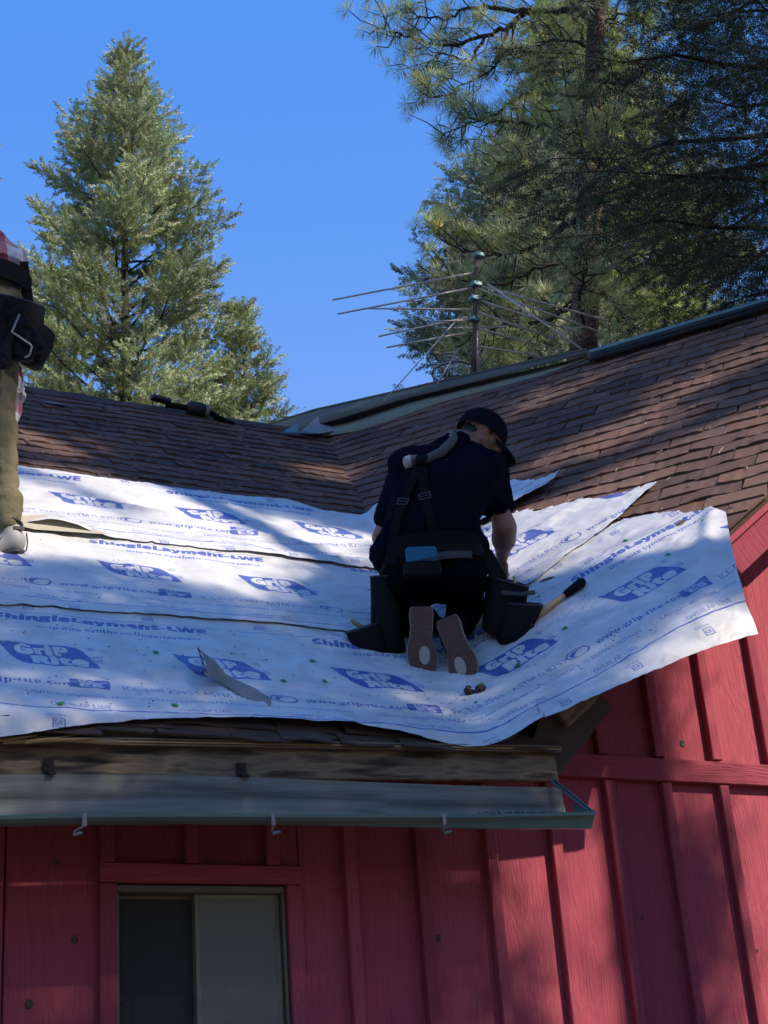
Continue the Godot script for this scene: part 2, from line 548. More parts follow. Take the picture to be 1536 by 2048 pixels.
func print_texture() -> ImageTexture:
	var im := Image.create(TW, TH, false, Image.FORMAT_RGBA8)
	var paper := lin(0.60, 0.60, 0.60)
	im.fill(paper)
	var ink := lin(0.085, 0.12, 0.38)
	# overlap line and what is printed along it
	fill_poly(im, [Vector2(0, 0.150), Vector2(1.37, 0.150), Vector2(1.37, 0.158), Vector2(0, 0.158)], ink)
	fill_poly(im, [Vector2(0, 1.095), Vector2(1.37, 1.095), Vector2(1.37, 1.098), Vector2(0, 1.098)], ink)
	for x in [0.12, 0.57, 1.02]:
		write(im, "OVERLAP LINE", Vector2(x, 0.172), 0.215, 0.026, ink, false)
	for e in [[0.10, 0.045], [0.44, 0.045], [0.785, 0.045], [1.125, 0.045], [0.36, 0.60], [1.04, 0.60], [0.2, 1.13], [0.7, 1.13], [1.2, 1.13]]:
		var p := Vector2(e[0], e[1])
		write(im, "Nail Here", p + Vector2(-0.012, 0.046), 0.066, 0.016, ink, false)
		fill_poly(im, [p, p + Vector2(0.045, 0), p + Vector2(0.050, 0.038), p + Vector2(0.005, 0.038)], ink)
		fill_poly(im, [p + Vector2(0.005, 0.004), p + Vector2(0.041, 0.004), p + Vector2(0.045, 0.034), p + Vector2(0.009, 0.034)], paper)
		write(im, "GR", p + Vector2(0.009, 0.009), 0.03, 0.02, ink)
	write(im, "CAUTION: MOISTURE, FROST, DUST AND DEBRIS MAY CAUSE SURFACE TO BECOME SLIPPERY", Vector2(0.05, 0.262), 1.27, 0.026, ink, false)
	write(im, "ICC-ESR 2945 - ASTM D 8257", Vector2(0.42, 0.352), 0.58, 0.038, ink, false)
	# evaluation mark
	var q := Vector2(0.22, 0.345)
	fill_poly(im, [q, q + Vector2(0.15, 0), q + Vector2(0.165, 0.075), q + Vector2(0.015, 0.075)], ink)
	fill_poly(im, [q + Vector2(0.008, 0.046), q + Vector2(0.150, 0.046), q + Vector2(0.151, 0.050), q + Vector2(0.009, 0.050)], paper)
	write(im, "ES", q + Vector2(0.045, 0.008), 0.085, 0.034, paper)
	write(im, "ICC", q + Vector2(0.045, 0.054), 0.06, 0.016, paper)
	# ring with a swoosh
	var c := Vector2(1.06, 0.375)
	for k in 40:
		var a := TAU * k / 40; var b := TAU * (k + 1) / 40
		fill_poly(im, [c + Vector2(cos(a) * 0.058, sin(a) * 0.040), c + Vector2(cos(b) * 0.058, sin(b) * 0.040), c + Vector2(cos(b) * 0.049, sin(b) * 0.033), c + Vector2(cos(a) * 0.049, sin(a) * 0.033)], ink)
		if k > 3 and k < 28:
			var w0 := 0.016 * sin(PI * (k - 3) / 25.0); var w1 := 0.016 * sin(PI * (k - 2) / 25.0)
			fill_poly(im, [c + Vector2(cos(a) * 0.038, sin(a) * 0.027), c + Vector2(cos(b) * 0.038, sin(b) * 0.027), c + Vector2(cos(b) * (0.037 - w1 * 1.4), sin(b) * (0.026 - w1)), c + Vector2(cos(a) * (0.037 - w0 * 1.4), sin(a) * (0.026 - w0))], ink)
	write(im, "www.grip-rite.com", Vector2(1.15, 0.345), 0.46, 0.048, ink, true, 0.1)
	# the product's name at the top of the roll
	write(im, "ShingleLayment-LWE", Vector2(0.06, 1.005), 0.88, 0.075, ink, true, 0.22, 0.0035)
	write(im, "Grip-Rite Synthetic Underlayment", Vector2(0.22, 0.925), 0.68, 0.043, ink, true, 0.12)
	# the two large marks
	for x in [0.03, 0.715]:
		var o := Vector2(x, 0.55)
		var outline := [Vector2(0.00, 0.205), Vector2(0.015, 0.150), Vector2(0.035, 0.05), Vector2(0.05, 0.018), Vector2(0.085, 0.0), Vector2(0.355, 0.0), Vector2(0.35, 0.04), Vector2(0.335, 0.095), Vector2(0.315, 0.155), Vector2(0.295, 0.182), Vector2(0.26, 0.195), Vector2(0.08, 0.197)]
		var pts := []
		for t in outline: pts.append(o + t)
		fill_poly(im, pts, ink)
		write(im, "GriP", o + Vector2(0.058, 0.100), 0.195, 0.083, paper, true, 0.04, 0.005)
		write(im, "Rite", o + Vector2(0.108, 0.014), 0.205, 0.074, paper, true, 0.04, 0.005)
		write(im, "R", o + Vector2(0.345, 0.165), 0.012, 0.016, ink)
		for k in 16:
			var a := TAU * k / 16; var b := TAU * (k + 1) / 16
			var r := o + Vector2(0.351, 0.173)
			fill_poly(im, [r + Vector2(cos(a), sin(a)) * 0.016, r + Vector2(cos(b), sin(b)) * 0.016, r + Vector2(cos(b), sin(b)) * 0.0135, r + Vector2(cos(a), sin(a)) * 0.0135], ink)
	# worn ink and handling dirt
	im.resize(1024, 912, Image.INTERPOLATE_LANCZOS)
	for y in 912:
		for x in 1024:
			var col := im.get_pixel(x, y)
			var d := fn.get_noise_2d(x * 0.012, y * 0.012) * 0.5 + fn2.get_noise_2d(x * 0.09, y * 0.05) * 0.5
			col = col.lerp(paper, clampf((d - 0.15) * 0.9, 0.0, 0.30))
			var e := 1.0 - clampf((fn.get_noise_2d(x * 0.006 + 40, y * 0.006) + 0.1) * 0.12, 0, 0.06)
			im.set_pixel(x, y, Color(col.r * e, col.g * e, col.b * e))
	return ImageTexture.create_from_image(im)

# ---------------------------------------------------------------- ground
func build_ground() -> void:
	var m := m_plain("soil", Color(1, 1, 1), 0.95)
	m.albedo_texture = noise_tex(0.02, 512, 5, 101, Vector2(1, 1), PackedColorArray([lin(0.03, 0.027, 0.02), lin(0.07, 0.055, 0.035), lin(0.10, 0.08, 0.05), lin(0.05, 0.055, 0.025)]))
	tri(m, 0.35)
	var st := mb()
	quad(st, Vector3(-700, 0, -900), Vector3(700, 0, -900), Vector3(700, 0, 500), Vector3(-700, 0, 500))
	tag(obj("ground", st, m), "bare forest soil around the cabin", "ground", "", "structure")

# ---------------------------------------------------------------- the cabin
const WZ := -5.3      # face of the boards

func rake_y(x: float) -> float:      # roof edge above the wall, at the gable
	return 3.102 + (x - 3.108) * 0.776

func wall_top(x: float) -> float:
	return maxf(3.06, rake_y(x) + 0.03)

# a vertical plank with eased front edges and its own stretch of grain
func plank(x0: float, x1: float, y0: float, z0: float, z1: float, top0: float, top1: float, horizontal := false) -> SurfaceTool:
	var st := mb()
	var o := Vector2(rng.randf() * 3, rng.randf() * 3)
	var e := 0.004
	var V := func(x: float, y: float, z: float) -> void:
		var uv := Vector2(x - x0, y) if not horizontal else Vector2(y - y0, x)
		st.set_uv(uv + o + Vector2(z, 0) * 0.7)
		st.add_vertex(Vector3(x, y, z))
	var Q := func(q: Array) -> void:
		for i in [0, 2, 1, 0, 3, 2]: V.call(q[i].x, q[i].y, q[i].z)
	var seg := 1
	var A := [Vector3(x0 + e, y0 + e, z1), Vector3(x1 - e, y0 + e, z1), Vector3(x1 - e, top1 - e, z1), Vector3(x0 + e, top0 - e, z1)]
	var B := [Vector3(x0, y0, z1 - e), Vector3(x1, y0, z1 - e), Vector3(x1, top1, z1 - e), Vector3(x0, top0, z1 - e)]
	var C := [Vector3(x0, y0, z0), Vector3(x1, y0, z0), Vector3(x1, top1, z0), Vector3(x0, top0, z0)]
	Q.call(A)
	for i in 4:
		var j := (i + 1) % 4
		Q.call([B[i], B[j], A[j], A[i]])
		Q.call([C[i], C[j], B[j], B[i]])
	Q.call([C[3], C[2], C[1], C[0]])
	return st

func red() -> Material:
	return mats["red_wood_%d" % rng.randi_range(0, 2)]

func build_cabin() -> void:
	var cabin := base("cabin", Vector3(3.1, 0, -5.3))
	tag(cabin, "barn red board and batten cabin with brown shingled roof slopes meeting in a valley", "cabin")
	var wall := base("front_wall", Vector3.ZERO, cabin)
	# sheathing behind the boards, round the window opening
	var st := mb()
	for r in [[-1.6, 0.2, 1.66, 3.3], [1.66, 0.2, 2.37, 1.55], [1.66, 2.60, 2.37, 3.3], [2.37, 0.2, 3.0, 3.3]]:
		box_between(st, Vector3(r[0], r[1], WZ - 0.14), Vector3(r[2], r[3], WZ - 0.022), 0.0)
	prism(st, PackedVector2Array([Vector2(3.0, 0.2), Vector2(8.4, 0.2), Vector2(8.4, rake_y(8.4) - 0.02), Vector2(3.05, rake_y(3.05) - 0.02), Vector2(3.0, 3.05)]), Vector3(0, 0, WZ - 0.14), Basis(), 0.0, 0.117)
	obj("sheathing", st, mats.felt, wall)
	# boards run between the batten lines
	var bl := [-1.5, -1.19, -0.88, -0.57, -0.26, 0.05, 0.36, 0.67, 0.98, 1.29, 1.628, 1.943, 2.262, 2.578, 2.888, 3.208, 3.522, 3.824, 4.122, 4.436, 4.748, 5.06, 5.372, 5.684, 5.996, 6.308, 6.62, 6.932, 7.244, 7.556, 7.868, 8.18]
	for i in bl.size() - 1:
		var x0: float = bl[i] + 0.014 + rng.randf_range(-0.006, 0.006)
		var x1: float = bl[i + 1] + 0.010
		var zz := WZ + rng.randf_range(-0.003, 0.0)
		var t0 := wall_top(x0); var t1 := wall_top(x1)
		if x1 > 1.66 and x0 < 2.37 and x0 > 1.3:
			if x0 < 2.2:
				obj("board", plank(x0, x1, 2.605, WZ - 0.02, zz, t0, t1), red(), wall)
			else:
				obj("board", plank(x0, 2.400, 2.605, WZ - 0.02, zz, t0, t0), red(), wall)
				obj("board", plank(2.405, x1, 0.25, WZ - 0.02, zz, t0, t1), red(), wall)
			continue
		obj("board", plank(x0, x1, 0.25, WZ - 0.02, zz, t0, t1), red(), wall)
	obj("board", plank(1.642, 2.405, 0.25, WZ - 0.02, WZ - 0.002, 1.53, 1.53), red(), wall)
	# battens; beyond the valley a level belt cuts them in two
	var bt := 0.036
	for i in bl.size() - 1:
		var x: float = bl[i]
		if x > 1.3 and x < 2.3:
			var y0 := 2.672
			obj("batten", plank(x, x + 0.052, y0, WZ - 0.001, WZ + bt, 3.05, 3.05), red(), wall)
			continue
		if x > 0.5 and x < 1.3: continue
		if x < 3.6:
			obj("batten", plank(x, x + 0.05, 0.25, WZ - 0.001, WZ + bt, minf(wall_top(x), 3.06), minf(wall_top(x + 0.05), 3.06)), red(), wall)
		else:
			obj("batten", plank(x, x + 0.05, 0.25, WZ - 0.001, WZ + bt, 3.055, 3.055), red(), wall)
			obj("batten", plank(x - 0.012, x + 0.04, 3.168, WZ - 0.001, WZ + bt, wall_top(x - 0.012), wall_top(x + 0.04)), red(), wall)
	obj("belt_board", plank(3.52, 4.76, 3.060, WZ + 0.0005, WZ + 0.040, 3.162, 3.158, true), red(), wall)
	obj("belt_board", plank(4.765, 8.3, 3.052, WZ + 0.0005, WZ + 0.040, 3.158, 3.15, true), red(), wall)
	# window surround
	obj("window_trim", plank(1.628, 2.40, 2.602, WZ + 0.0005, WZ + 0.030, 2.672, 2.668, true), mats.red_wood_0, wall)
	obj("window_trim", plank(1.628, 1.690, 1.50, WZ - 0.001, WZ + 0.026, 2.600, 2.600), mats.red_wood_1, wall)
	obj("window_trim", plank(2.342, 2.402, 1.50, WZ - 0.001, WZ + 0.020, 2.600, 2.600), mats.red_wood_2, wall)
	obj("window_trim", plank(1.60, 2.43, 1.44, WZ - 0.001, WZ + 0.045, 1.50, 1.50, true), mats.red_wood_1, wall)
	# knots: dark hollows in the boards
	for k in [[1.548, 2.409, 0.010, 0.012], [1.393, 2.201, 0.011, 0.013], [1.484, 2.672, 0.008, 0.006], [4.293, 3.244, 0.011, 0.014], [2.974, 2.407, 0.008, 0.013], [3.946, 2.482, 0.005, 0.007], [4.52, 2.35, 0.008, 0.006]]:
		var s := mb(true)
		var prof := PackedVector2Array([Vector2(1.25, -0.001), Vector2(1.1, 0.0022), Vector2(0.85, 0.0015), Vector2(0.001, 0.0008)])
		lathe(s, Transform3D(Basis(Vector3(k[2], 0, 0), Vector3(0, 0, 1), Vector3(0, -k[3], 0)), Vector3(k[0], k[1], WZ)), prof, 14)
		obj("knot", s, mats.black if k[1] > 3.0 else mats.dark_wood, wall, true)
	build_window(cabin)
	# ---- roof decks
	var lw := base("left_roof_slope", Vector3.ZERO, cabin)
	var rw := base("right_roof_slope", Vector3.ZERO, cabin)
	st = mb()
	var bL := Basis(Vector3(1, 0, 0), Vector3(0, 0.64279, -0.76604), NL)
	prism(st, PackedVector2Array([Vector2(-4.6, -0.02 - 0.034 * 4.6), Vector2(0.0, 0.0), Vector2(1.50, 5.60), Vector2(-4.6, 5.56)]), VB, bL, -0.045, -0.006)
	obj("roof_deck", st, mats.dark_wood, lw)
	st = mb()
	prism(st, PackedVector2Array([Vector2(0, 0), Vector2(-2.68, 5.09), Vector2(2.56, 5.09)]), VB, Basis(-UR, VR, NR) if false else Basis(UR, VR, NR), -0.055, -0.006)
	obj("roof_deck", st, mats.dark_wood, rw)
	# the far slopes, seen only from elsewhere
	st = mb()
	var top := lpt(0, 5.56)
	quad(st, Vector3(-1.5, top.y - 0.02, top.z), Vector3(4.62, top.y - 0.02, top.z), Vector3(4.62, 3.1, top.z - 4.3), Vector3(-1.5, 3.1, top.z - 4.3))
	obj("far_slope", st, mats.felt, lw)
	st = mb()
	var r0 := rpt(2.9, 5.09, -0.02); var r1 := rpt(-2.68, 5.09, -0.02)
	var dn := Vector3(-UR.z, 0, UR.x).normalized() * 1.7
	if dn.x < 0: dn = -dn
	quad(st, r0, r1, r1 + dn + Vector3(0, -1.65, 0), r0 + dn + Vector3(0, -1.65, 0))
	obj("far_slope", st, mats.felt, rw)
	shingle_slopes(lw, rw)
	# ---- eave: sheathing edge, old starter course, fascia with iron hooks
	var eave := base("eave", Vector3.ZERO, cabin)
	for k in 3:
		st = mb()
		var y := 3.09 - k * 0.009
		bar(st, Vector3(-1.6, y - 0.175, VB.z + 0.022 - k * 0.003), Vector3(3.42, y + 0.006, VB.z + 0.020 - k * 0.003), 0.03, 0.007, Vector3.UP, 0.001)
		obj("ply_layer", st, mats.fresh_wood if k == 1 else mats.weathered_wood, eave)
	for k in 44:
		var x0 := -4.4 + (k % 22) * 0.235 + rng.randf_range(-0.03, 0.03)
		if x0 < -4.6 or x0 > 0.15: continue
		st = mb()
		var w2 := rng.randf_range(0.20, 0.30)
		var a0 := (-0.035 if k < 22 else 0.03) + 0.034 * minf(x0, 0) + rng.randf_range(-0.02, 0.02)
		var zl := 0.000 if k < 22 else 0.009
		var q := [lpt(x0, a0, zl), lpt(x0 + w2, a0 + rng.randf_range(-0.015, 0.02), zl - 0.004), lpt(x0 + w2, a0 + 0.2, zl), lpt(x0, a0 + 0.2, zl)]
		var mid: Vector3 = (q[0] + q[1]) * 0.5 + NL * rng.randf_range(-0.006, 0.010) + Vector3(0, 0, rng.randf_range(-0.015, 0.02))
		var dz := NL * -0.008
		tri3(st, q[0], mid, q[3]); tri3(st, mid, q[2], q[3]); tri3(st, mid, q[1], q[2])
		quad(st, q[0] + dz, mid + dz, mid, q[0]); quad(st, mid + dz, q[1] + dz, q[1], mid)
		quad(st, q[0] + dz, q[3] + dz, q[2] + dz, q[1] + dz)
		obj("starter_shingle", st, mats.shingle_4 if k % 3 else mats.dark_wood, eave)
	st = mb()
	var fx := [-1.6, 0.35, 3.41]
	for i in 2:
		var xa: float = fx[i]; var xb: float = fx[i + 1] - 0.003
		var fb := mb()
		var ca := 2.950 + (xa - 1.2) * 0.0365; var cb := 2.950 + (xb - 1.2) * 0.0365
		var b := along(Vector3(xb - xa, cb - ca, 0))
		bx(fb, Transform3D(Basis(b.z, b.y, -b.x), Vector3((xa + xb) * 0.5, (ca + cb) * 0.5, VB.z - 0.010 - 0.002 * (i % 2))), Vector3(xb - xa, 0.128, 0.032), 0.004, Vector2(i * 0.7, 0.2 * i))
		obj("fascia_board", fb, mats.weathered_wood, eave)
	for p in [Vector2(1.363, 2.925), Vector2(2.057, 2.945)]:
		var hk := mb()
		bx(hk, at(Vector3(p.x, p.y, VB.z + 0.012)), Vector3(0.036, 0.055, 0.008), 0.002)
		bx(hk, Transform3D(Basis(Vector3.RIGHT, 0.5), Vector3(p.x + 0.005, p.y - 0.02, VB.z + 0.026)), Vector3(0.028, 0.008, 0.04), 0.002)
		lathe(hk, Transform3D(Basis(Vector3.RIGHT, PI / 2), Vector3(p.x - 0.004, p.y + 0.008, VB.z + 0.015)), PackedVector2Array([Vector2(0.007, 0), Vector2(0.006, 0.004), Vector2(0, 0.005)]), 8)
		obj("iron_hook", hk, mats.rusty_iron, eave)
	# splintered wood at the left end of the eave
	for k in 7:
		var sp := mb()
		var x := 1.06 + k * 0.07
		var a := Vector3(x, 3.068 + (x - 3.1) * 0.036 + rng.randf_range(-0.008, 0.006), VB.z + 0.045 + rng.randf_range(0, 0.012))
		var l := rng.randf_range(0.12, 0.32)
		var b2 := a + Vector3(l, l * rng.randf_range(-0.02, 0.20) + 0.004, rng.randf_range(0.0, 0.02))
		tube(sp, PackedVector3Array([a, (a + b2) * 0.5 + Vector3(0, -0.003, 0), b2]), PackedFloat32Array([0.008, 0.006, 0.001]), 5)
		obj("splinter", sp, mats.fresh_wood, eave)
	# ---- gable rake: outer board, soffit, trim
	var rake := base("rake", Vector3.ZERO, cabin)
	var pr := func(s: float, dn2: float, z: float) -> Vector3: return VB + RK * s + Vector3(0.6131, -0.79, 0) * dn2 + Vector3(0, 0, z)
	for e in [[0.36, 1.65, 0.055, 0.165, -0.002, "weathered_wood"], [1.653, 7.0, 0.055, 0.195, 0.0, "red_wood_1"]]:
		st = mb()
		var cc: Vector3 = pr.call((e[0] + e[1]) * 0.5, (e[2] + e[3]) * 0.5, e[4] - 0.02)
		bx(st, Transform3D(Basis(RK, Vector3(-0.6131, 0.79, 0), Vector3(0, 0, 1)), cc), Vector3(e[1] - e[0], e[3] - e[2], 0.034), 0.004, Vector2(0.3, 0.2))
		obj("rake_board", st, mats[e[5]], rake)
	st = mb()
	bx(st, Transform3D(Basis(RK, Vector3(-0.6131, 0.79, 0), Vector3(0, 0, 1)), pr.call(3.75, 0.045, 0.006)), Vector3(6.7, 0.028, 0.03), 0.003)
	obj("rake_trim", st, mats.red_wood_0, rake)
	st = mb()
	bx(st, Transform3D(Basis(RK, Vector3(-0.6131, 0.79, 0), Vector3(0, 0, 1)), pr.call(3.7, 0.075, -0.19)), Vector3(6.7, 0.014, 0.29), 0.002, Vector2(0.1, 0.6))
	obj("soffit_board", st, mats.red_wood_2, rake)
	# shaped end where fascia and rake meet
	st = mb()
	prism(st, PackedVector2Array([Vector2(3.30, 3.06), Vector2(3.41, 2.975), Vector2(3.75, 3.30), Vector2(3.62, 3.44), Vector2(3.40, 3.27)]), Vector3(0, 0, VB.z - 0.07), Basis(), 0.0, 0.03)
	obj("eave_return", st, mats.dark_wood, rake)
	# ---- flashing on the ridge of the right slope
	var rf := base("ridge_flashing", Vector3.ZERO, cabin)
	var al := [Vector3(4.47, 6.63, -9.24), Vector3(4.70, 6.56, -8.88), Vector3(5.127, 6.64, -8.432), Vector3(5.382, 6.61, -8.036), Vector3(5.60, 6.60, -7.73), Vector3(5.815, 6.655, -7.50)]
	var au := [Vector3(4.60, 6.82, -9.42), Vector3(4.772, 6.809, -9.184), Vector3(5.10, 6.87, -8.83), Vector3(5.47, 6.78, -8.17), Vector3(5.67, 6.72, -7.81), Vector3(5.85, 6.727, -7.565)]
	var cl := [Vector3(4.40, 6.84, -9.66), Vector3(4.70, 6.80, -9.15), Vector3(5.04, 6.84, -8.80), Vector3(5.425, 6.74, -8.10), Vector3(5.62, 6.70, -7.75), Vector3(5.78, 6.67, -7.48)]
	var cu := [Vector3(4.493, 7.183, -10.2), Vector3(4.787, 7.191, -9.811), Vector3(5.15, 7.07, -9.12), Vector3(5.553, 6.907, -8.264), Vector3(5.725, 6.82, -7.875), Vector3(5.845, 6.754, -7.596)]
	var au2 := []
	for i in au.size(): au2.append((au[i] as Vector3).lerp(cu[i], 0.5) - NR * 0.03)
	strip(rf, "apron", al, au2, 0.006, mats.olive_metal)
	strip(rf, "ridge_cap", cl, cu, 0.008, mats.olive_metal_dark)  # darker copy of the olive, shade of the tilted cap put into the colour
	var ro := mb()
	for i in cu.size() - 1: rod(ro, cu[i], cu[i + 1], 0.014, -1, 6)
	obj("rolled_edge", ro, mats.olive_metal_dark, rf)
	var fl := mb()
	var F := [Vector3(4.08, 6.46, -8.92), Vector3(4.737, 7.05, -9.62), Vector3(4.66, 6.70, -9.19), Vector3(4.43, 6.56, -9.03), Vector3(4.25, 6.52, -8.99)]
	tri3(fl, F[4], F[1], F[3]); tri3(fl, F[3], F[1], F[2])
	obj("bent_corner", fl, mats.grey_pad, rf)
	fl = mb()
	tri3(fl, F[0], F[4] + Vector3(0.02, 0.02, 0.0), F[3]); tri3(fl, F[0] + Vector3(0, 0, 0.01), F[4], F[4] + Vector3(0.05, 0.14, -0.12))
	obj("bent_tab", fl, mats.teal_metal, rf)
	var tb := mb()
	bar(tb, Vector3(5.70, 6.60, -7.39), Vector3(7.35, 6.60, -5.15), 0.05, 0.020, NR, 0.006)
	obj("drip_edge", tb, mats.teal_metal, rf)
	var tg := mb()
	bar(tg, Vector3(5.73, 6.585, -7.42), Vector3(7.37, 6.585, -5.18), 0.16, 0.02, NR, 0.002)
	obj("painted_gap_shadow", tg, mats.black, rf)  # shade painted as a black bar below the drip edge

func strip(parent: Node, called: String, lo: Array, up: Array, th: float, m: Material) -> void:
	var st := mb(true)
	var n := (lo[lo.size() / 2] - lo[0] as Vector3).cross(up[0] - lo[0]).normalized()
	if n.z < 0: n = -n
	for i in lo.size() - 1:
		var a: Vector3 = lo[i]; var b: Vector3 = lo[i + 1]; var c: Vector3 = up[i + 1]; var d: Vector3 = up[i]
		quad(st, a, b, c, d)
		quad(st, a - n * th, d - n * th, c - n * th, b - n * th)
		quad(st, a - n * th, b - n * th, b, a)
		quad(st, d, c, c - n * th, d - n * th)
	st.index()
	obj(called, st, m, parent)

func build_window(cabin: Node) -> void:
	var w := base("window", Vector3.ZERO, cabin)
	var x0 := 1.693; var x1 := 2.338; var y0 := 1.505; var y1 := 2.598
	var fz := WZ + 0.004
	var st := mb()
	box_between(st, Vector3(x0, y1 - 0.026, WZ - 0.08), Vector3(x1, y1, fz), 0.003)
	box_between(st, Vector3(x0, y0, WZ - 0.08), Vector3(x1, y0 + 0.03, fz), 0.003)
	box_between(st, Vector3(x0, y0 + 0.03, WZ - 0.08), Vector3(x0 + 0.012, y1 - 0.026, fz), 0.003)
	box_between(st, Vector3(x1 - 0.014, y0 + 0.03, WZ - 0.08), Vector3(x1, y1 - 0.026, fz), 0.003)
	obj("window_frame", st, mats.bronze_frame, w)
	# insect screens in front of the panes; the left sash lies deeper, right sash in front
	for e in [[x0 + 0.013, 2.006, WZ - 0.045, 0.014, "dark_screen"], [1.993, x1 - 0.015, WZ - 0.018, 0.016, "grey_screen"]]:
		var a: float = e[0]; var b: float = e[1]; var z: float = e[2]; var f: float = e[3]
		var top := y1 - 0.028; var bot := y0 + 0.032
		st = mb()
		box_between(st, Vector3(a, bot, z - 0.02), Vector3(a + f, top, z), 0.002)
		box_between(st, Vector3(b - f, bot, z - 0.02), Vector3(b, top, z), 0.002)
		box_between(st, Vector3(a + f, top - f, z - 0.02), Vector3(b - f, top, z - 0.001), 0.002)
		box_between(st, Vector3(a + f, bot, z - 0.02), Vector3(b - f, bot + f, z - 0.001), 0.002)
		obj("sash", st, mats.bronze_frame if e[4] == "dark_screen" else mats.olive_metal, w)
		st = mb()
		box_between(st, Vector3(a + f, bot + f, z - 0.012), Vector3(b - f, top - f, z - 0.008), 0.0)
		obj("glass", st, mats.pane, w)
		st = mb()
		box_between(st, Vector3(a + f, bot + f, z - 0.004), Vector3(b - f, top - f, z - 0.003), 0.0)
		obj("screen", st, mats[e[4]], w)
	st = mb()
	box_between(st, Vector3(x0 + 0.013, 2.20, WZ - 0.050), Vector3(x0 + 0.034, 2.235, WZ - 0.034), 0.002)
	obj("latch", st, mats.black, w)

# ---------------------------------------------------------------- shingles, one by one
func tab_mesh(seed_: int, w: float, hgt: float) -> ArrayMesh:
	rng.seed = seed_
	var st := mb()
	var n := 9
	var zb := 0.013; var zt := 0.002
	var lo := []; var hi := []
	for i in n:
		var x := w * i / (n - 1)
		lo.append(Vector3(x, rng.randf_range(-0.006, 0.006) + 0.008 * sin(seed_ * 1.7 + x * 14.0), zb + rng.randf_range(-0.003, 0.005) + 0.004 * sin(seed_ + x * 17.0)))
		hi.append(Vector3(x, hgt, zt))
	for i in n - 1:
		quad(st, lo[i], lo[i + 1], hi[i + 1], hi[i])
		var a: Vector3 = lo[i]; var b: Vector3 = lo[i + 1]
		quad(st, Vector3(a.x, a.y, -0.002), Vector3(b.x, b.y, -0.002), b, a)
	var l0: Vector3 = lo[0]; var l1: Vector3 = lo[n - 1]
	quad(st, hi[0] + Vector3(0, 0, -0.004), Vector3(l0.x, l0.y, -0.002), l0, hi[0])
	quad(st, Vector3(l1.x, l1.y, -0.002), hi[n - 1] + Vector3(0, 0, -0.004), hi[n - 1], l1)
	st.generate_normals()
	return st.commit()

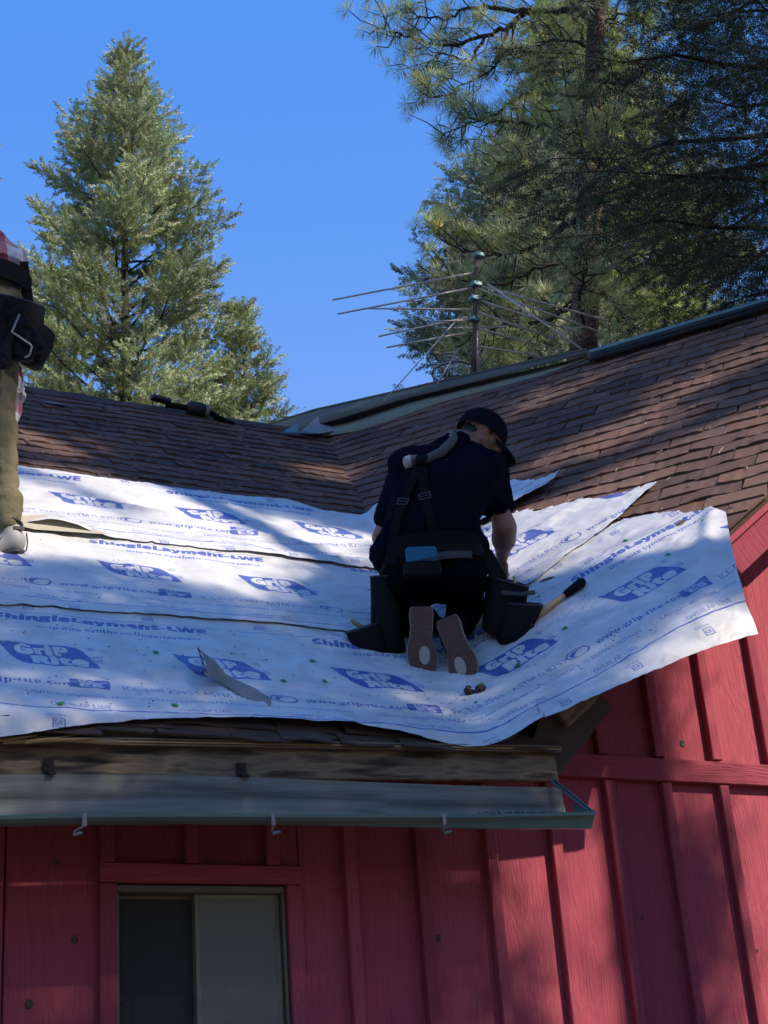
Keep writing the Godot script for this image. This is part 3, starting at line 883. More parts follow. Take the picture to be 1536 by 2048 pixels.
func shingle_slopes(lw: Node, rw: Node) -> void:
	var ex := 0.142; var tw := 0.305; var hgt := 0.172
	var kinds := []
	for k in 14: kinds.append(tab_mesh(900 + k, tw - 0.007, hgt))
	rng.seed = 77
	for side in 2:
		var bs := Basis(Vector3(1, 0, 0), Vector3(0, 0.64279, -0.76604), NL) if side == 0 else Basis(-UR, VR, NR)
		# the line of the valley in (x, a) or (-u, v), and how far each is from it
		var vx: float = PL.dot(bs.x) if side == 0 else PR.dot(bs.x)
		var vy: float = PL.dot(bs.y) if side == 0 else PR.dot(bs.y)
		var far := mb()
		var parent: Node = lw if side == 0 else rw
		var rows := 40
		for r in rows:
			var a := 5.58 - (r + 1) * ex if side == 0 else 5.09 - (r + 1) * ex
			if a < (2.75 if side == 0 else 0.05): break
			var shift := (0.5 if r % 2 else 0.0) + rng.randf_range(-0.06, 0.06)
			if side == 1: shift = fmod(r * 0.42, 1.0)
			for i in range(-24, 26):
				var x := (i + shift) * tw + rng.randf_range(-0.004, 0.004)
				var aa := a + rng.randf_range(-0.006, 0.006)
				var dd: Array = []
				for q in [Vector2(0, 0), Vector2(tw, 0), Vector2(tw, hgt), Vector2(0, hgt)]:
					dd.append((x + q.x) * vx + (aa + q.y) * vy)
				var s := -1.0 if side == 0 else 1.0
				var inside := 0
				for q in dd: inside += 1 if q * s > -0.012 else 0
				if inside == 0: continue
				if side == 0 and x < -4.6: continue
				if side == 1:
					# past the rake, or under the underlayment
					var c := VB + bs.x * (x + tw * 0.5) + bs.y * (aa + hgt * 0.5)
					var q2 := c - VB
					var k := q2.dot(DV); var m := q2.dot(PR)
					var ux := k * 0.25899 + m * 0.96588; var ua := k * 0.96588 - m * 0.25899
					if c.z > VB.z - 0.02 + 0.09: continue
					if ua < 0.95 and ux < 1.38: continue
					if ua > 1.25 and ua < 1.75 and ux < 1.3: continue
					if ua >= 1.75 and ua < 2.3 and ux < 1.05: continue
				var t := Transform3D(bs, VB - Vector3(3.1, 0, -5.3) + bs.x * x + bs.y * aa + bs.z * (0.003 * (1.0 + rng.randf()))).rotated_local(Vector3(0, 0, 1), rng.randf_range(-0.022, 0.022))
				var mat: Material = mats["shingle_%d" % rng.randi_range(0, 5)]
				var seen := x > -1.75 if side == 0 else (x < 1.35)
				if inside < 4 or (side == 1 and VB.z - (VB + bs.x * (x + tw) + bs.y * aa).z < 0.0):
					# cut along the valley or the rake
					var poly := PackedVector2Array([Vector2(0, 0), Vector2(tw - 0.007, 0), Vector2(tw - 0.007, hgt), Vector2(0, hgt)])
					poly = clip(poly, vx * s, vy * s, (x * vx + aa * vy) * s + 0.008)
					if side == 1: poly = clip(poly, -bs.x.z, -bs.y.z, -(x * bs.x.z + aa * bs.y.z) + 0.015)
					if poly.size() < 3: continue
					var cs := mb()
					wedge(cs, poly, hgt)
					cs.generate_normals()
					var o := inst("shingle", cs.commit(), mat, parent, t)
					continue
				if seen:
					inst("shingle", kinds[rng.randi_range(0, 13)], mat, parent, t)
				else:
					far.append_from(kinds[rng.randi_range(0, 13)], 0, t)
		var o2 := inst("shingles_beyond", far.commit(), mats.shingle_0, parent)
		o2.set_meta("kind", "stuff")
	# needles, twigs and loose grit lying on both slopes
	for side in 2:
		var lt := mb()
		for k in 900:
			var p: Vector3
			var d: Vector3
			if side == 0:
				var x := rng.randf_range(-3.0, 1.4); var a := rng.randf_range(3.2, 5.5)
				if x * 0.96588 - a * 0.25899 > -0.02: continue
				p = lpt(x, a, 0.017); d = Vector3(rng.randfn(), rng.randfn() * 0.3, rng.randfn() * 0.3)
			else:
				var u := rng.randf_range(-2.2, 2.4); var v := rng.randf_range(1.5, 5.0)
				if (UR * u + VR * v).dot(PR) < 0.02 or (UR * u + VR * v).z > -0.02: continue
				p = rpt(u, v, 0.017); d = Vector3(rng.randfn(), rng.randfn() * 0.3, rng.randfn())
			var n := NL if side == 0 else NR
			d = (d - n * d.dot(n)).normalized() * rng.randf_range(0.004, 0.022)
			rod(lt, p - d, p + d, rng.randf_range(0.0008, 0.0030), -1, 3)
		var o3 := obj("litter", lt, mats.litter, lw if side == 0 else rw)
		o3.set_meta("kind", "stuff")
	# cap along the left ridge
	for i in 30:
		var x := -4.4 + i * 0.2
		var st := mb()
		var p := lpt(x, 5.56)
		for e in [[NL, Vector3(0, 0.643, -0.766), -1.0], [Vector3(0, 0.766, -0.643), Vector3(0, 0.643, 0.766), -1.0]]:
			pass
		var h := rng.randf_range(0.010, 0.020)
		var A := p + Vector3(0, h + 0.01, 0)
		var L0 := lpt(x, 5.43, 0.014); var L1 := lpt(x + 0.25, 5.43, 0.020)
		var B := A + Vector3(0.25, rng.randf_range(0.004, 0.012), 0)
		var R0 := L0 + Vector3(0, 0, -0.2); var R1 := L1 + Vector3(0, 0, -0.2)
		quad(st, L0, L1, B, A); quad(st, A, B, R1, R0)
		quad(st, L1, L1 + Vector3(0, -0.02, 0), B + Vector3(0, -0.02, 0), B); quad(st, L0 + Vector3(0, -0.015, 0), L1 + Vector3(0, -0.015, 0), L1, L0)
		obj("ridge_shingle", st, mats["shingle_%d" % (4 if i % 3 else 1)], lw)

# keep the side of a polygon where vx*x + vy*y + c > 0
func clip(poly: PackedVector2Array, vx: float, vy: float, c: float) -> PackedVector2Array:
	var out := PackedVector2Array()
	for i in poly.size():
		var p := poly[i]; var q := poly[(i + 1) % poly.size()]
		var dp := p.x * vx + p.y * vy + c; var dq := q.x * vx + q.y * vy + c
		if dp >= 0: out.append(p)
		if (dp > 0) != (dq > 0) and absf(dp - dq) > 1e-9: out.append(p.lerp(q, dp / (dp - dq)))
	return out

func wedge(st: SurfaceTool, poly: PackedVector2Array, hgt: float) -> void:
	var n := poly.size()
	var top := []; var bot := []
	for p in poly:
		top.append(Vector3(p.x, p.y, lerpf(0.014, 0.002, clampf(p.y / hgt, 0, 1)))); bot.append(Vector3(p.x, p.y, -0.004))
	for i in range(1, n - 1): tri3(st, top[0], top[i], top[i + 1])
	for i in n:
		var j := (i + 1) % n
		quad(st, bot[i], bot[j], top[j], top[i])

# ---------------------------------------------------------------- the gutter, pulled off the fascia and hanging open
func build_gutter() -> void:
	var g := base("gutter", Vector3(1.4, 2.75, -4.9))
	tag(g, "long teal metal gutter hanging tipped forward below the bare fascia board", "gutter")
	# cross section (forward, up) from the back top edge, at x; the run sags a little
	var sec := [Vector2(0.0, 0.0), Vector2(0.010, -0.070), Vector2(0.030, -0.140), Vector2(0.060, -0.168), Vector2(0.095, -0.180), Vector2(0.130, -0.183), Vector2(0.150, -0.177), Vector2(0.168, -0.164), Vector2(0.171, -0.154), Vector2(0.158, -0.152)]
	var X := [-2.4, -1.0, 0.2, 1.0, 1.4, 1.8, 2.2, 2.6, 2.95, 3.25, 3.40]
	var P := func(x: float, k: int, th: float) -> Vector3:
		var y := 2.886 + (x - 1.2) * 0.0275 + 0.012 * sin((x - 1.0) * 2.1)
		var tip := 0.10 - 0.07 * clampf((x - 1.4) / 2.0, 0, 1)
		var s: Vector2 = sec[k]
		var c := Vector2(s.x * cos(tip) + s.y * sin(tip) * 0.3, s.y * cos(tip) - s.x * sin(tip))
		if k >= 6: c.y += 0.025 * clampf((x - 2.2) / 1.2, 0, 1)
		return Vector3(x, y + c.y - th * (0.6 if k > 2 else 0.2), VB.z + 0.020 + c.x + th * (0.5 if k > 4 else -0.4))
	var st := mb(); var so := mb(); var lip := mb()
	for i in X.size() - 1:
		for k in sec.size() - 1:
			var a: Vector3 = P.call(X[i], k, 0.0); var b: Vector3 = P.call(X[i + 1], k, 0.0)
			var c: Vector3 = P.call(X[i + 1], k + 1, 0.0); var d: Vector3 = P.call(X[i], k + 1, 0.0)
			var t := st
			for v in [[a, X[i], k], [c, X[i + 1], k + 1], [b, X[i + 1], k], [a, X[i], k], [d, X[i], k + 1], [c, X[i + 1], k + 1]]:
				if k < 6:
					st.set_uv(Vector2(v[1], v[2] * 0.05)); st.add_vertex(v[0])
				else:
					lip.add_vertex(v[0])
			a = P.call(X[i], k, 0.004); b = P.call(X[i + 1], k, 0.004); c = P.call(X[i + 1], k + 1, 0.004); d = P.call(X[i], k + 1, 0.004)
			quad(so, a, d, c, b)
	obj("channel", st, mats.gutter_inside, g)
	obj("outer_face", so, mats.teal_metal, g)
	obj("front_lip", lip, mats.teal_metal, g)
	# end cap with a flared lip, and the strap that still holds it
	var e := mb()
	var ring := []
	for k in sec.size(): ring.append(P.call(3.40, k, 0.0))
	var mid := Vector3(3.402, 2.86, VB.z + 0.09)
	for k in range(3, sec.size() - 1): tri3(e, mid, ring[k], ring[k + 1])
	obj("end_cap", e, mats.teal_metal, g)
	e = mb()
	for k in range(4, sec.size() - 1):
		var a: Vector3 = P.call(3.36, k, 0.006); var b: Vector3 = P.call(3.36, k + 1, 0.006)
		var c: Vector3 = P.call(3.43, k + 1, 0.008) + Vector3(0.0, 0.012 * (k - 4) / 4.0, 0.0); var d: Vector3 = P.call(3.43, k, 0.008)
		quad(e, a, d, c, b)
	obj("end_band", e, mats.teal_metal, g)
	e = mb()
	var s0 := Vector3(3.362, 2.962, VB.z + 0.03); var s1: Vector3 = P.call(3.405, 7, 0.0) + Vector3(0.004, 0.012, 0.006)
	bar(e, s0, s1, 0.018, 0.004, Vector3(1, 0.3, 0.2), 0.001)
	bar(e, s0 + Vector3(-0.012, -0.006, 0.0), s1 + Vector3(-0.012, 0, 0), 0.008, 0.006, Vector3.UP, 0.001)
	obj("strap", e, mats.teal_metal, g)
	# screw hangers, bent and let go
	for x in [1.435, 2.095, 2.765]:
		var h := mb()
		var f: Vector3 = P.call(x, 7, 0.0)
		bx(h, at(f + Vector3(0, -0.010, 0.004)), Vector3(0.016, 0.044, 0.006), 0.002)
		var b0 := f + Vector3(0.0, -0.030, 0.004)
		var dxs := -0.03 if x < 2.0 else 0.0
		tube(h, PackedVector3Array([b0, b0 + Vector3(dxs, -0.018, -0.014), b0 + Vector3(dxs * 1.1, -0.030, 0.0), b0 + Vector3(dxs + 0.018, -0.026, 0.014)]), PackedFloat32Array([0.004, 0.0055, 0.007, 0.005]), 8)
		obj("hanger", h, mats.bare_metal, g, true)
	# needles and grit that washed to the end
	var db := mb()
	rng.seed = 5
	for k in 260:
		var x := rng.randfn(3.22, 0.10)
		var p: Vector3 = P.call(minf(x, 3.38), 2, 0.0) + Vector3(0, rng.randf_range(0.0, 0.03), 0.006 + rng.randf() * 0.02)
		var d := Vector3(rng.randfn(), rng.randfn() * 0.4, rng.randfn()).normalized() * rng.randf_range(0.006, 0.018)
		rod(db, p - d, p + d, 0.0016, -1, 3)
	var o := obj("needle_litter", db, mats.black, g)
	o.set_meta("kind", "stuff")

# ---------------------------------------------------------------- underlayment: three runs of printed sheet, lapped, folded through the valley
func lerp_line(pts: Array, x: float) -> float:
	if x <= pts[0].x: return pts[0].y
	for i in pts.size() - 1:
		if x <= pts[i + 1].x:
			return lerpf(pts[i].y, pts[i + 1].y, (x - pts[i].x) / (pts[i + 1].x - pts[i].x))
	return pts[-1].y

# lo and hi: lower and upper edge a(x); end: right end x(a); print0: where along and across the roll's print starts
func sheet(called: String, label: String, lo: Array, hi: Array, end: Array, lift: float, print0: Vector2, relief: Callable, torn: float, nx: int, na: int) -> Node3D:
	var root := base(called, VB)
	tag(root, label, "underlayment", "printed underlayment sheets lapped up the roof")
	var st := mb(true)
	var grid := []
	var x0 := -4.4
	for j in na + 1:
		var row := PackedVector3Array()
		var uv := PackedVector2Array()
		for i in nx + 1:
			var s := pow(float(i) / nx, 0.8)
			var t := float(j) / na
			# where this row ends
			var ag := lerpf(lerp_line(lo, 0.8), lerp_line(hi, 0.8), t)
			var xe := lerp_line(end, ag)
			var x := lerpf(x0, xe, s)
			var a := lerpf(lerp_line(lo, x), lerp_line(hi, x), t)
			if i == nx: x += fn2.get_noise_2d(a * 26.0, 9.0) * torn * (smoothstep(0.7, 1.0, a))
			if j == na: a += fn2.get_noise_2d(x * 30.0, 4.0) * torn * 0.6
			var w: float = 0.009 * fn.get_noise_2d(x * 1.7 + a, a * 2.6) + 0.004 * absf(fn.get_noise_2d(x * 4.0 + a * 3.0, a * 6.0)) + 0.0022 * fn2.get_noise_2d(x * 9.0, a * 13.0)
			var rg := clampf(1.0 - absf(fn.get_noise_2d(x * 1.1 - a * 0.4 + 7.0, a * 2.3 + x * 0.5)) * 9.0, 0.0, 1.0)
			var rg2 := clampf(1.0 - absf(fn2.get_noise_2d(x * 2.3 + a * 1.7 + 31.0, a * 2.0 - x)) * 10.0, 0.0, 1.0)
			w += 0.0055 * rg * rg + 0.0035 * rg2 * rg2
			w += relief.call(x, a)
			row.append(fold(x, a, lift + w))
			uv.append(Vector2((x + print0.x) / 1.37, 1.0 - (a - print0.y) / 1.22))
		grid.append([row, uv])
	for j in na:
		for i in nx:
			var q := [[j, i], [j, i + 1], [j + 1, i + 1], [j + 1, i]]
			for k in [0, 2, 1, 0, 3, 2]:
				st.set_uv(grid[q[k][0]][1][q[k][1]])
				st.add_vertex(grid[q[k][0]][0][q[k][1]])
	obj("sheet", st, mats.sheet, root, true)
	return root

func build_sheets() -> void:
	rng.seed = 31
	# bottom run
	var r1 := func(x: float, a: float) -> float:
		var h := 0.0
		h += 0.018 * exp(-pow((x + 0.75) / 0.55, 2) - pow((a - 0.0) / 0.16, 2))
		h += 0.012 * exp(-pow((x - 0.15) / 0.10, 2)) * clampf(1.1 - a, 0, 1)
		h += 0.012 * sin((x * 0.9 + a * 0.45) * 9.0) * smoothstep(0.15, 0.6, x) * (1.0 - smoothstep(0.9, 1.1, a)) * 0.5
		h += 0.020 * exp(-pow((a - 0.70 - (x - 1.6) * 1.2) / 0.06, 2)) * smoothstep(0.9, 1.5, x)
		return h
	sheet("underlayment_sheet", "bottom blue printed white sheet, folded up through the valley and hanging past the rake",
		[Vector2(-4.4, -0.24), Vector2(-1.93, -0.138), Vector2(-1.6, -0.055), Vector2(-1.2, -0.005), Vector2(-0.95, 0.01), Vector2(-0.6, 0.012), Vector2(-0.35, -0.01), Vector2(0.0, -0.06), Vector2(0.25, -0.10), Vector2(0.6, -0.135), Vector2(1.3, -0.14)],
		[Vector2(-4.4, 1.16), Vector2(0.2, 1.16), Vector2(0.7, 1.14), Vector2(1.1, 1.22), Vector2(1.41, 1.28), Vector2(1.8, 1.25)],
		[Vector2(-0.14, 1.20), Vector2(0.0, 1.262), Vector2(0.35, 1.50), Vector2(0.69, 1.735), Vector2(0.80, 1.725), Vector2(1.05, 1.57), Vector2(1.28, 1.41)],
		0.025, Vector2(1.85, -0.13), r1, 0.02, 320, 110)
	# middle run
	var r2 := func(x: float, a: float) -> float:
		var h := 0.0
		h += 0.016 * exp(-pow((a - 1.12) / 0.05, 2)) * (0.5 + 0.5 * sin(x * 5.0)) * smoothstep(-1.4, 0.0, x)
		h += 0.02 * exp(-pow((x - 0.45) / 0.12, 2)) * clampf(2.2 - a, 0, 1)
		h += 0.014 * exp(-pow((a - 1.55 - x * 0.12) / 0.05, 2)) * smoothstep(0.7, 1.1, x)
		return h
	sheet("underlayment_sheet", "middle white sheet reaching from behind the kneeling person to a torn point",
		[Vector2(-4.4, 0.96), Vector2(-1.73, 1.015), Vector2(-0.77, 1.085), Vector2(-0.21, 1.075), Vector2(0.3, 1.09), Vector2(0.8, 1.12), Vector2(1.31, 1.242), Vector2(1.9, 1.49)],
		[Vector2(-4.4, 2.17), Vector2(0.3, 2.20), Vector2(1.0, 2.16), Vector2(1.32, 2.05), Vector2(1.508, 1.924), Vector2(1.9, 1.45)],
		[Vector2(1.12, 1.83), Vector2(1.45, 1.82), Vector2(1.60, 1.74), Vector2(1.92, 1.50), Vector2(2.05, 1.33), Vector2(2.2, 1.30)],
		0.034, Vector2(1.21, 0.98), r2, 0.05, 300, 90)
	# top run
	var r3 := func(x: float, a: float) -> float:
		var h := 0.0
		h += 0.060 * exp(-pow((x + 1.28) / 0.18, 2) - pow((a - 2.1) / 0.16, 2))
		h += 0.020 * exp(-pow((a - 2.13) / 0.06, 2)) * smoothstep(-0.6, 0.1, x)
		h += 0.018 * exp(-pow((a - 2.45 + (x + 0.2) * 0.35) / 0.05, 2)) * smoothstep(-1.2, -0.8, x) * (1.0 - smoothstep(0.2, 0.5, x))
		h += 0.012 * exp(-pow((a - 2.75 + (x + 0.2) * 0.5) / 0.06, 2)) * smoothstep(-1.2, -0.8, x)
		h += 0.07 * exp(-pow((x - 0.90) / 0.07, 2) - pow((a - 3.1) / 0.25, 2))
		h += 0.03 * exp(-pow((x - 0.62) / 0.15, 2)) * clampf(3.0 - a, 0, 1)
		return h
	sheet("underlayment_sheet", "top white sheet with a wavy upper edge below the old shingles",
		[Vector2(-4.4, 1.97), Vector2(-1.46, 2.087), Vector2(-1.07, 2.09), Vector2(-0.29, 2.10), Vector2(0.33, 2.06), Vector2(0.9, 2.08), Vector2(1.55, 2.17), Vector2(1.75, 2.30)],
		[Vector2(-4.4, 3.20), Vector2(-1.23, 3.259), Vector2(-0.685, 3.233), Vector2(0.09, 3.239), Vector2(0.333, 3.29), Vector2(0.495, 3.15), Vector2(0.814, 3.16), Vector2(1.1, 3.0), Vector2(1.553, 2.50), Vector2(1.75, 2.32)],
		[Vector2(2.0, 1.66), Vector2(2.25, 1.71), Vector2(2.4, 1.64), Vector2(2.6, 1.58), Vector2(3.4, 1.5)],
		0.043, Vector2(0.53, 2.05), r3, 0.02, 300, 90)
	# bark crumbs and shingle grit trodden over the lower runs
	var gs := mb()
	for k in 420:
		var x := rng.randf_range(-2.4, 0.9); var a := rng.randf_range(0.05, 0.95)
		if k % 6 == 0: a = rng.randf_range(1.15, 2.0)
		var p := fold(x, a, 0.033 if a < 1.0 else 0.042)
		var d := Vector3(rng.randfn(), rng.randfn() * 0.3, rng.randfn()).normalized() * rng.randf_range(0.0012, 0.006)
		rod(gs, p - d, p + d, rng.randf_range(0.0008, 0.0022), -1, 3)
	tag(obj("grit_crumbs", gs, mats.dark_wood), "bark crumbs and shingle grit sprinkled over the lower sheets", "grit", "", "stuff")
	# the beige underside of a turned-back corner
	var st := mb(true)
	var A := fold(-1.62, 2.07, 0.075); var B := fold(-1.36, 2.16, 0.095); var C := fold(-1.02, 2.085, 0.060); var D := fold(-1.40, 2.05, 0.052)
	tri3(st, A, D, B); tri3(st, D, C, B)
	tag(obj("turned_corner", st, mats.sheet_back), "beige turned-back sheet corner beside the standing person's shoe", "sheet corner")

func disc(p: Vector3, n: Vector3, r: float, th: float, sides := 14) -> SurfaceTool:
	var st := mb()
	var b := along(n, Vector3(0.3, 0.8, 0.5))
	lathe(st, Transform3D(Basis(b.x, b.z, -b.y), p), PackedVector2Array([Vector2(r, 0), Vector2(r, th * 0.6), Vector2(r * 0.9, th), Vector2(r * 0.28, th), Vector2(r * 0.24, th * 1.8), Vector2(0, th * 2.0)]), sides)
	return st

func build_roof_things() -> void:
	# green cap nails: [x, a, stands up?, label]
	var caps := [[-1.70, 0.045, "near the overlap line at the lower left"], [-0.73, 0.42, "beneath the middle printed mark of the bottom sheet"], [-0.54, 0.45, "left of the lowest printed mark by the shoes"], [-1.27, 0.10, "left of the torn grey strip at the eave"], [-0.70, 0.115, "right of the torn grey strip, at the eave"], [-0.51, 0.67, "beside the tool pouch on the left"], [-1.20, 0.62, "above the torn grey strip, between two printed marks"], [1.33, 1.01, "where the sheet is torn beside the large lettering"], [0.67, 0.50, "between the two marks on the right slope"], [0.38, 0.42, "on the white letters of the mark beside the right shoe"], [1.32, 0.63, "under the upper mark on the right slope"], [1.62, 0.76, "near the sheet's upper right corner"], [0.09, 0.285, "flat in the valley under the dark clump"]]
	for c in caps:
		var p := fold(c[0], c[1], 0.032)
		var n := (fold(c[0], c[1], 0.05) - p).normalized()
		n = (n + Vector3(rng.randfn() * 0.15, 0, rng.randfn() * 0.15)).normalized()
		tag(obj("cap_nail", disc(p, n, 0.0125, 0.003), mats.green_plastic), "green plastic nail cap " + c[2], "cap nail", "green cap nails scattered on the sheets")
	# clump of shingle scrap in the valley, with one cap on edge
	var root := base("debris_clump", fold(0.139, 0.36, 0.03))
	tag(root, "dark clump of shingle scrap lying in the valley below the shoes", "debris")
	rng.seed = 8
	for k in 7:
		var st := mb()
		var q := fold(0.139, 0.36, 0.045) + Vector3(rng.randfn() * 0.022, rng.randf() * 0.012, rng.randfn() * 0.012)
		bx(st, Transform3D(Basis(Vector3(rng.randfn(), rng.randfn(), rng.randfn()).normalized(), rng.randf() * 3), q), Vector3(rng.randf_range(0.025, 0.055), rng.randf_range(0.008, 0.018), rng.randf_range(0.02, 0.035)), 0.003)
		obj("scrap", st, mats.shingle_4 if k % 2 else mats.dark_wood, root)
	var d := disc(fold(0.175, 0.375, 0.050), Vector3(-0.35, 0.2, 0.9), 0.016, 0.004)
	obj("green_cap", d, mats.green_plastic, root)
	var lt := mb()
	for k in 240:
		var t := rng.randf()
		var p := fold(rng.randfn(0.11, 0.05) - (0.22 * rng.randf() if k % 3 == 0 else 0.0), rng.randfn(0.28, 0.10), 0.0255)
		var dv := Vector3(rng.randfn(), rng.randfn() * 0.2, rng.randfn()).normalized() * rng.randf_range(0.002, 0.008)
		rod(lt, p - dv, p + dv, 0.0012, -1, 3)
	obj("grit", lt, mats.black, root).set_meta("kind", "stuff")
	# hammer
	var hm := base("hammer", Vector3(3.67, 3.82, -5.38))
	tag(hm, "wooden handled hammer with dark grip lying on the right slope", "hammer")
	var h := mb(true)
	tube(h, PackedVector3Array([Vector3(3.60, 3.765, -5.41), Vector3(3.69, 3.835, -5.385), Vector3(3.76, 3.888, -5.372), Vector3(3.815, 3.924, -5.365)]), PackedFloat32Array([0.013, 0.017, 0.015, 0.012]), 10)
	obj("handle", h, mats.tool_wood, hm, true)
	h = mb(true)
	tube(h, PackedVector3Array([Vector3(3.805, 3.918, -5.366), Vector3(3.83, 3.935, -5.363), Vector3(3.90, 3.985, -5.360), Vector3(3.915, 3.995, -5.360)]), PackedFloat32Array([0.014, 0.020, 0.022, 0.019]), 10)
	obj("grip", h, mats.pouch, hm, true)
	obj("end_cap", disc(Vector3(3.915, 3.997, -5.356), Vector3(0.3, 0.3, 0.9), 0.017, 0.004), mats.green_plastic, hm)
	h = mb()
	bar(h, Vector3(3.585, 3.80, -5.46), Vector3(3.615, 3.75, -5.36), 0.026, 0.026, Vector3.UP, 0.005)
	obj("head", h, mats.rusty_iron, hm)
	# curled strip torn off a bundle
	var ts := base("torn_strip", fold(-1.0, 0.33, 0.03))
	tag(ts, "curled grey film strip with a black and white edge lying near the eave", "film strip")
	var cv := [Vector3(-1.075, 0.40, 0.085), Vector3(-1.02, 0.40, 0.060), Vector3(-0.99, 0.385, 0.035), Vector3(-0.95, 0.335, 0.026), Vector3(-0.90, 0.25, 0.025), Vector3(-0.87, 0.17, 0.025)]
	var st2 := mb(true)
	var L := []
	for i in cv.size():
		var c: Vector3 = cv[i]
		var hw: float = [0.135, 0.085, 0.04, 0.055, 0.075, 0.06][i]
		L.append([fold(c.x + 0.02, c.y + hw, c.z + 0.004), fold(c.x, c.y, c.z + 0.01), fold(c.x - 0.03, c.y - hw, c.z)])
	for i in L.size() - 1:
		for k in 2: quad(st2, L[i][k], L[i][k + 1], L[i + 1][k + 1], L[i + 1][k])
	obj("film", st2, mats.grey_pad, ts, true)
	for k in 8:
		var sq := mb()
		var a0: Vector3 = (L[0][0] as Vector3).lerp(L[0][2], k / 8.0); var a1: Vector3 = (L[0][0] as Vector3).lerp(L[0][2], (k + 1) / 8.0)
		var o := Vector3(-0.016, 0.005, 0.012)
		quad(sq, a0, a1, a1 + o, a0 + o)
		obj("edge_check", sq, mats.black if k % 2 == 0 else mats.shoe_white, ts)
	# nail gun left on the ridge
	var ng := base("nail_gun", Vector3(3.5, 6.62, -9.1))
	tag(ng, "black nail gun lying on the ridge of the left slope", "nail gun")
	var b := mb(true)
	var ax := Vector3(1.0, -0.06, 0.05).normalized()
	var q0 := Vector3(3.47, 6.685, -9.17)
	tube(b, PackedVector3Array([q0, q0 + ax * 0.02, q0 + ax * 0.10, q0 + ax * 0.13]), PackedFloat32Array([0.035, 0.052, 0.055, 0.045]), 14)
	obj("body", b, mats.black, ng, true)
	b = mb(true)
	tube(b, PackedVector3Array([q0 + ax * 0.132, q0 + ax * 0.150, q0 + ax * 0.16]), PackedFloat32Array([0.046, 0.046, 0.04]), 14)
	obj("band", b, mats.grey_pad, ng, true)
	b = mb()
	bar(b, q0 + ax * 0.05 + Vector3(-0.03, 0, 0), q0 + Vector3(-0.16, -0.005, 0.0), 0.036, 0.036, Vector3.UP, 0.006)
	obj("handle", b, mats.pouch, ng)
	b = mb()
	bar(b, q0 + Vector3(-0.13, 0.02, 0.0), q0 + Vector3(-0.27, 0.03, 0.02), 0.06, 0.028, Vector3.UP, 0.004)
	obj("magazine", b, mats.pouch_rim, ng)
	b = mb()
	bar(b, q0 + ax * 0.15, q0 + ax * 0.27 + Vector3(0, -0.05, 0), 0.03, 0.035, Vector3.UP, 0.006)
	bar(b, q0 + ax * 0.2 + Vector3(0, -0.05, 0.02), q0 + ax * 0.34 + Vector3(0, -0.08, 0.02), 0.05, 0.02, Vector3.UP, 0.004)
	obj("nose", b, mats.strap, ng)
	# scrap of pale film on the left slope
	var sc := mb()
	var e0 := lpt(-0.78, 5.10, 0.03)
	quad(sc, e0, e0 + Vector3(0.16, -0.01, 0.02), e0 + Vector3(0.30, 0.0, -0.02), e0 + Vector3(0.12, 0.03, -0.03))
	tag(obj("film_scrap", sc, mats.grey_pad), "small pale scrap of film on the shaded left shingles", "scrap")

# ---------------------------------------------------------------- rounded bodies: tapered bones blended into one skin
# bone: [from, to, radius, radius, (flat axis), (how much thinner along it)]
func bone_dist(b: Array, p: Vector3) -> float:
	var a: Vector3 = b[0]
	var ab: Vector3 = b[1] - a
	var pa := p - a
	var h := clampf(pa.dot(ab) / maxf(ab.length_squared(), 1e-9), 0.0, 1.0)
	var q := pa - ab * h
	var l := q.length()
	if b.size() > 4:
		var n: Vector3 = b[4]
		var qn := q.dot(n)
		l = sqrt(maxf(l * l + qn * qn * (b[5] * b[5] - 1.0), 0.0))
	return l - lerpf(b[2], b[3], h)

func field_at(bones: Array, p: Vector3, K: float) -> float:
	var s := 0.0
	for b in bones: s += exp(-K * bone_dist(b, p))
	return -log(maxf(s, 1e-30)) / K

# slide p onto the skin, off above it
func snap(bones: Array, p: Vector3, K: float, off: float) -> Array:
	var n := Vector3.UP
	for i in 6:
		var e := 0.004
		var f := field_at(bones, p, K)
		n = Vector3(field_at(bones, p + Vector3(e, 0, 0), K) - f, field_at(bones, p + Vector3(0, e, 0), K) - f, field_at(bones, p + Vector3(0, 0, e), K) - f)
		if n.length() < 1e-9: n = Vector3.UP
		n = n.normalized()
		p -= n * (f - off) * 0.9
	return [p, n]

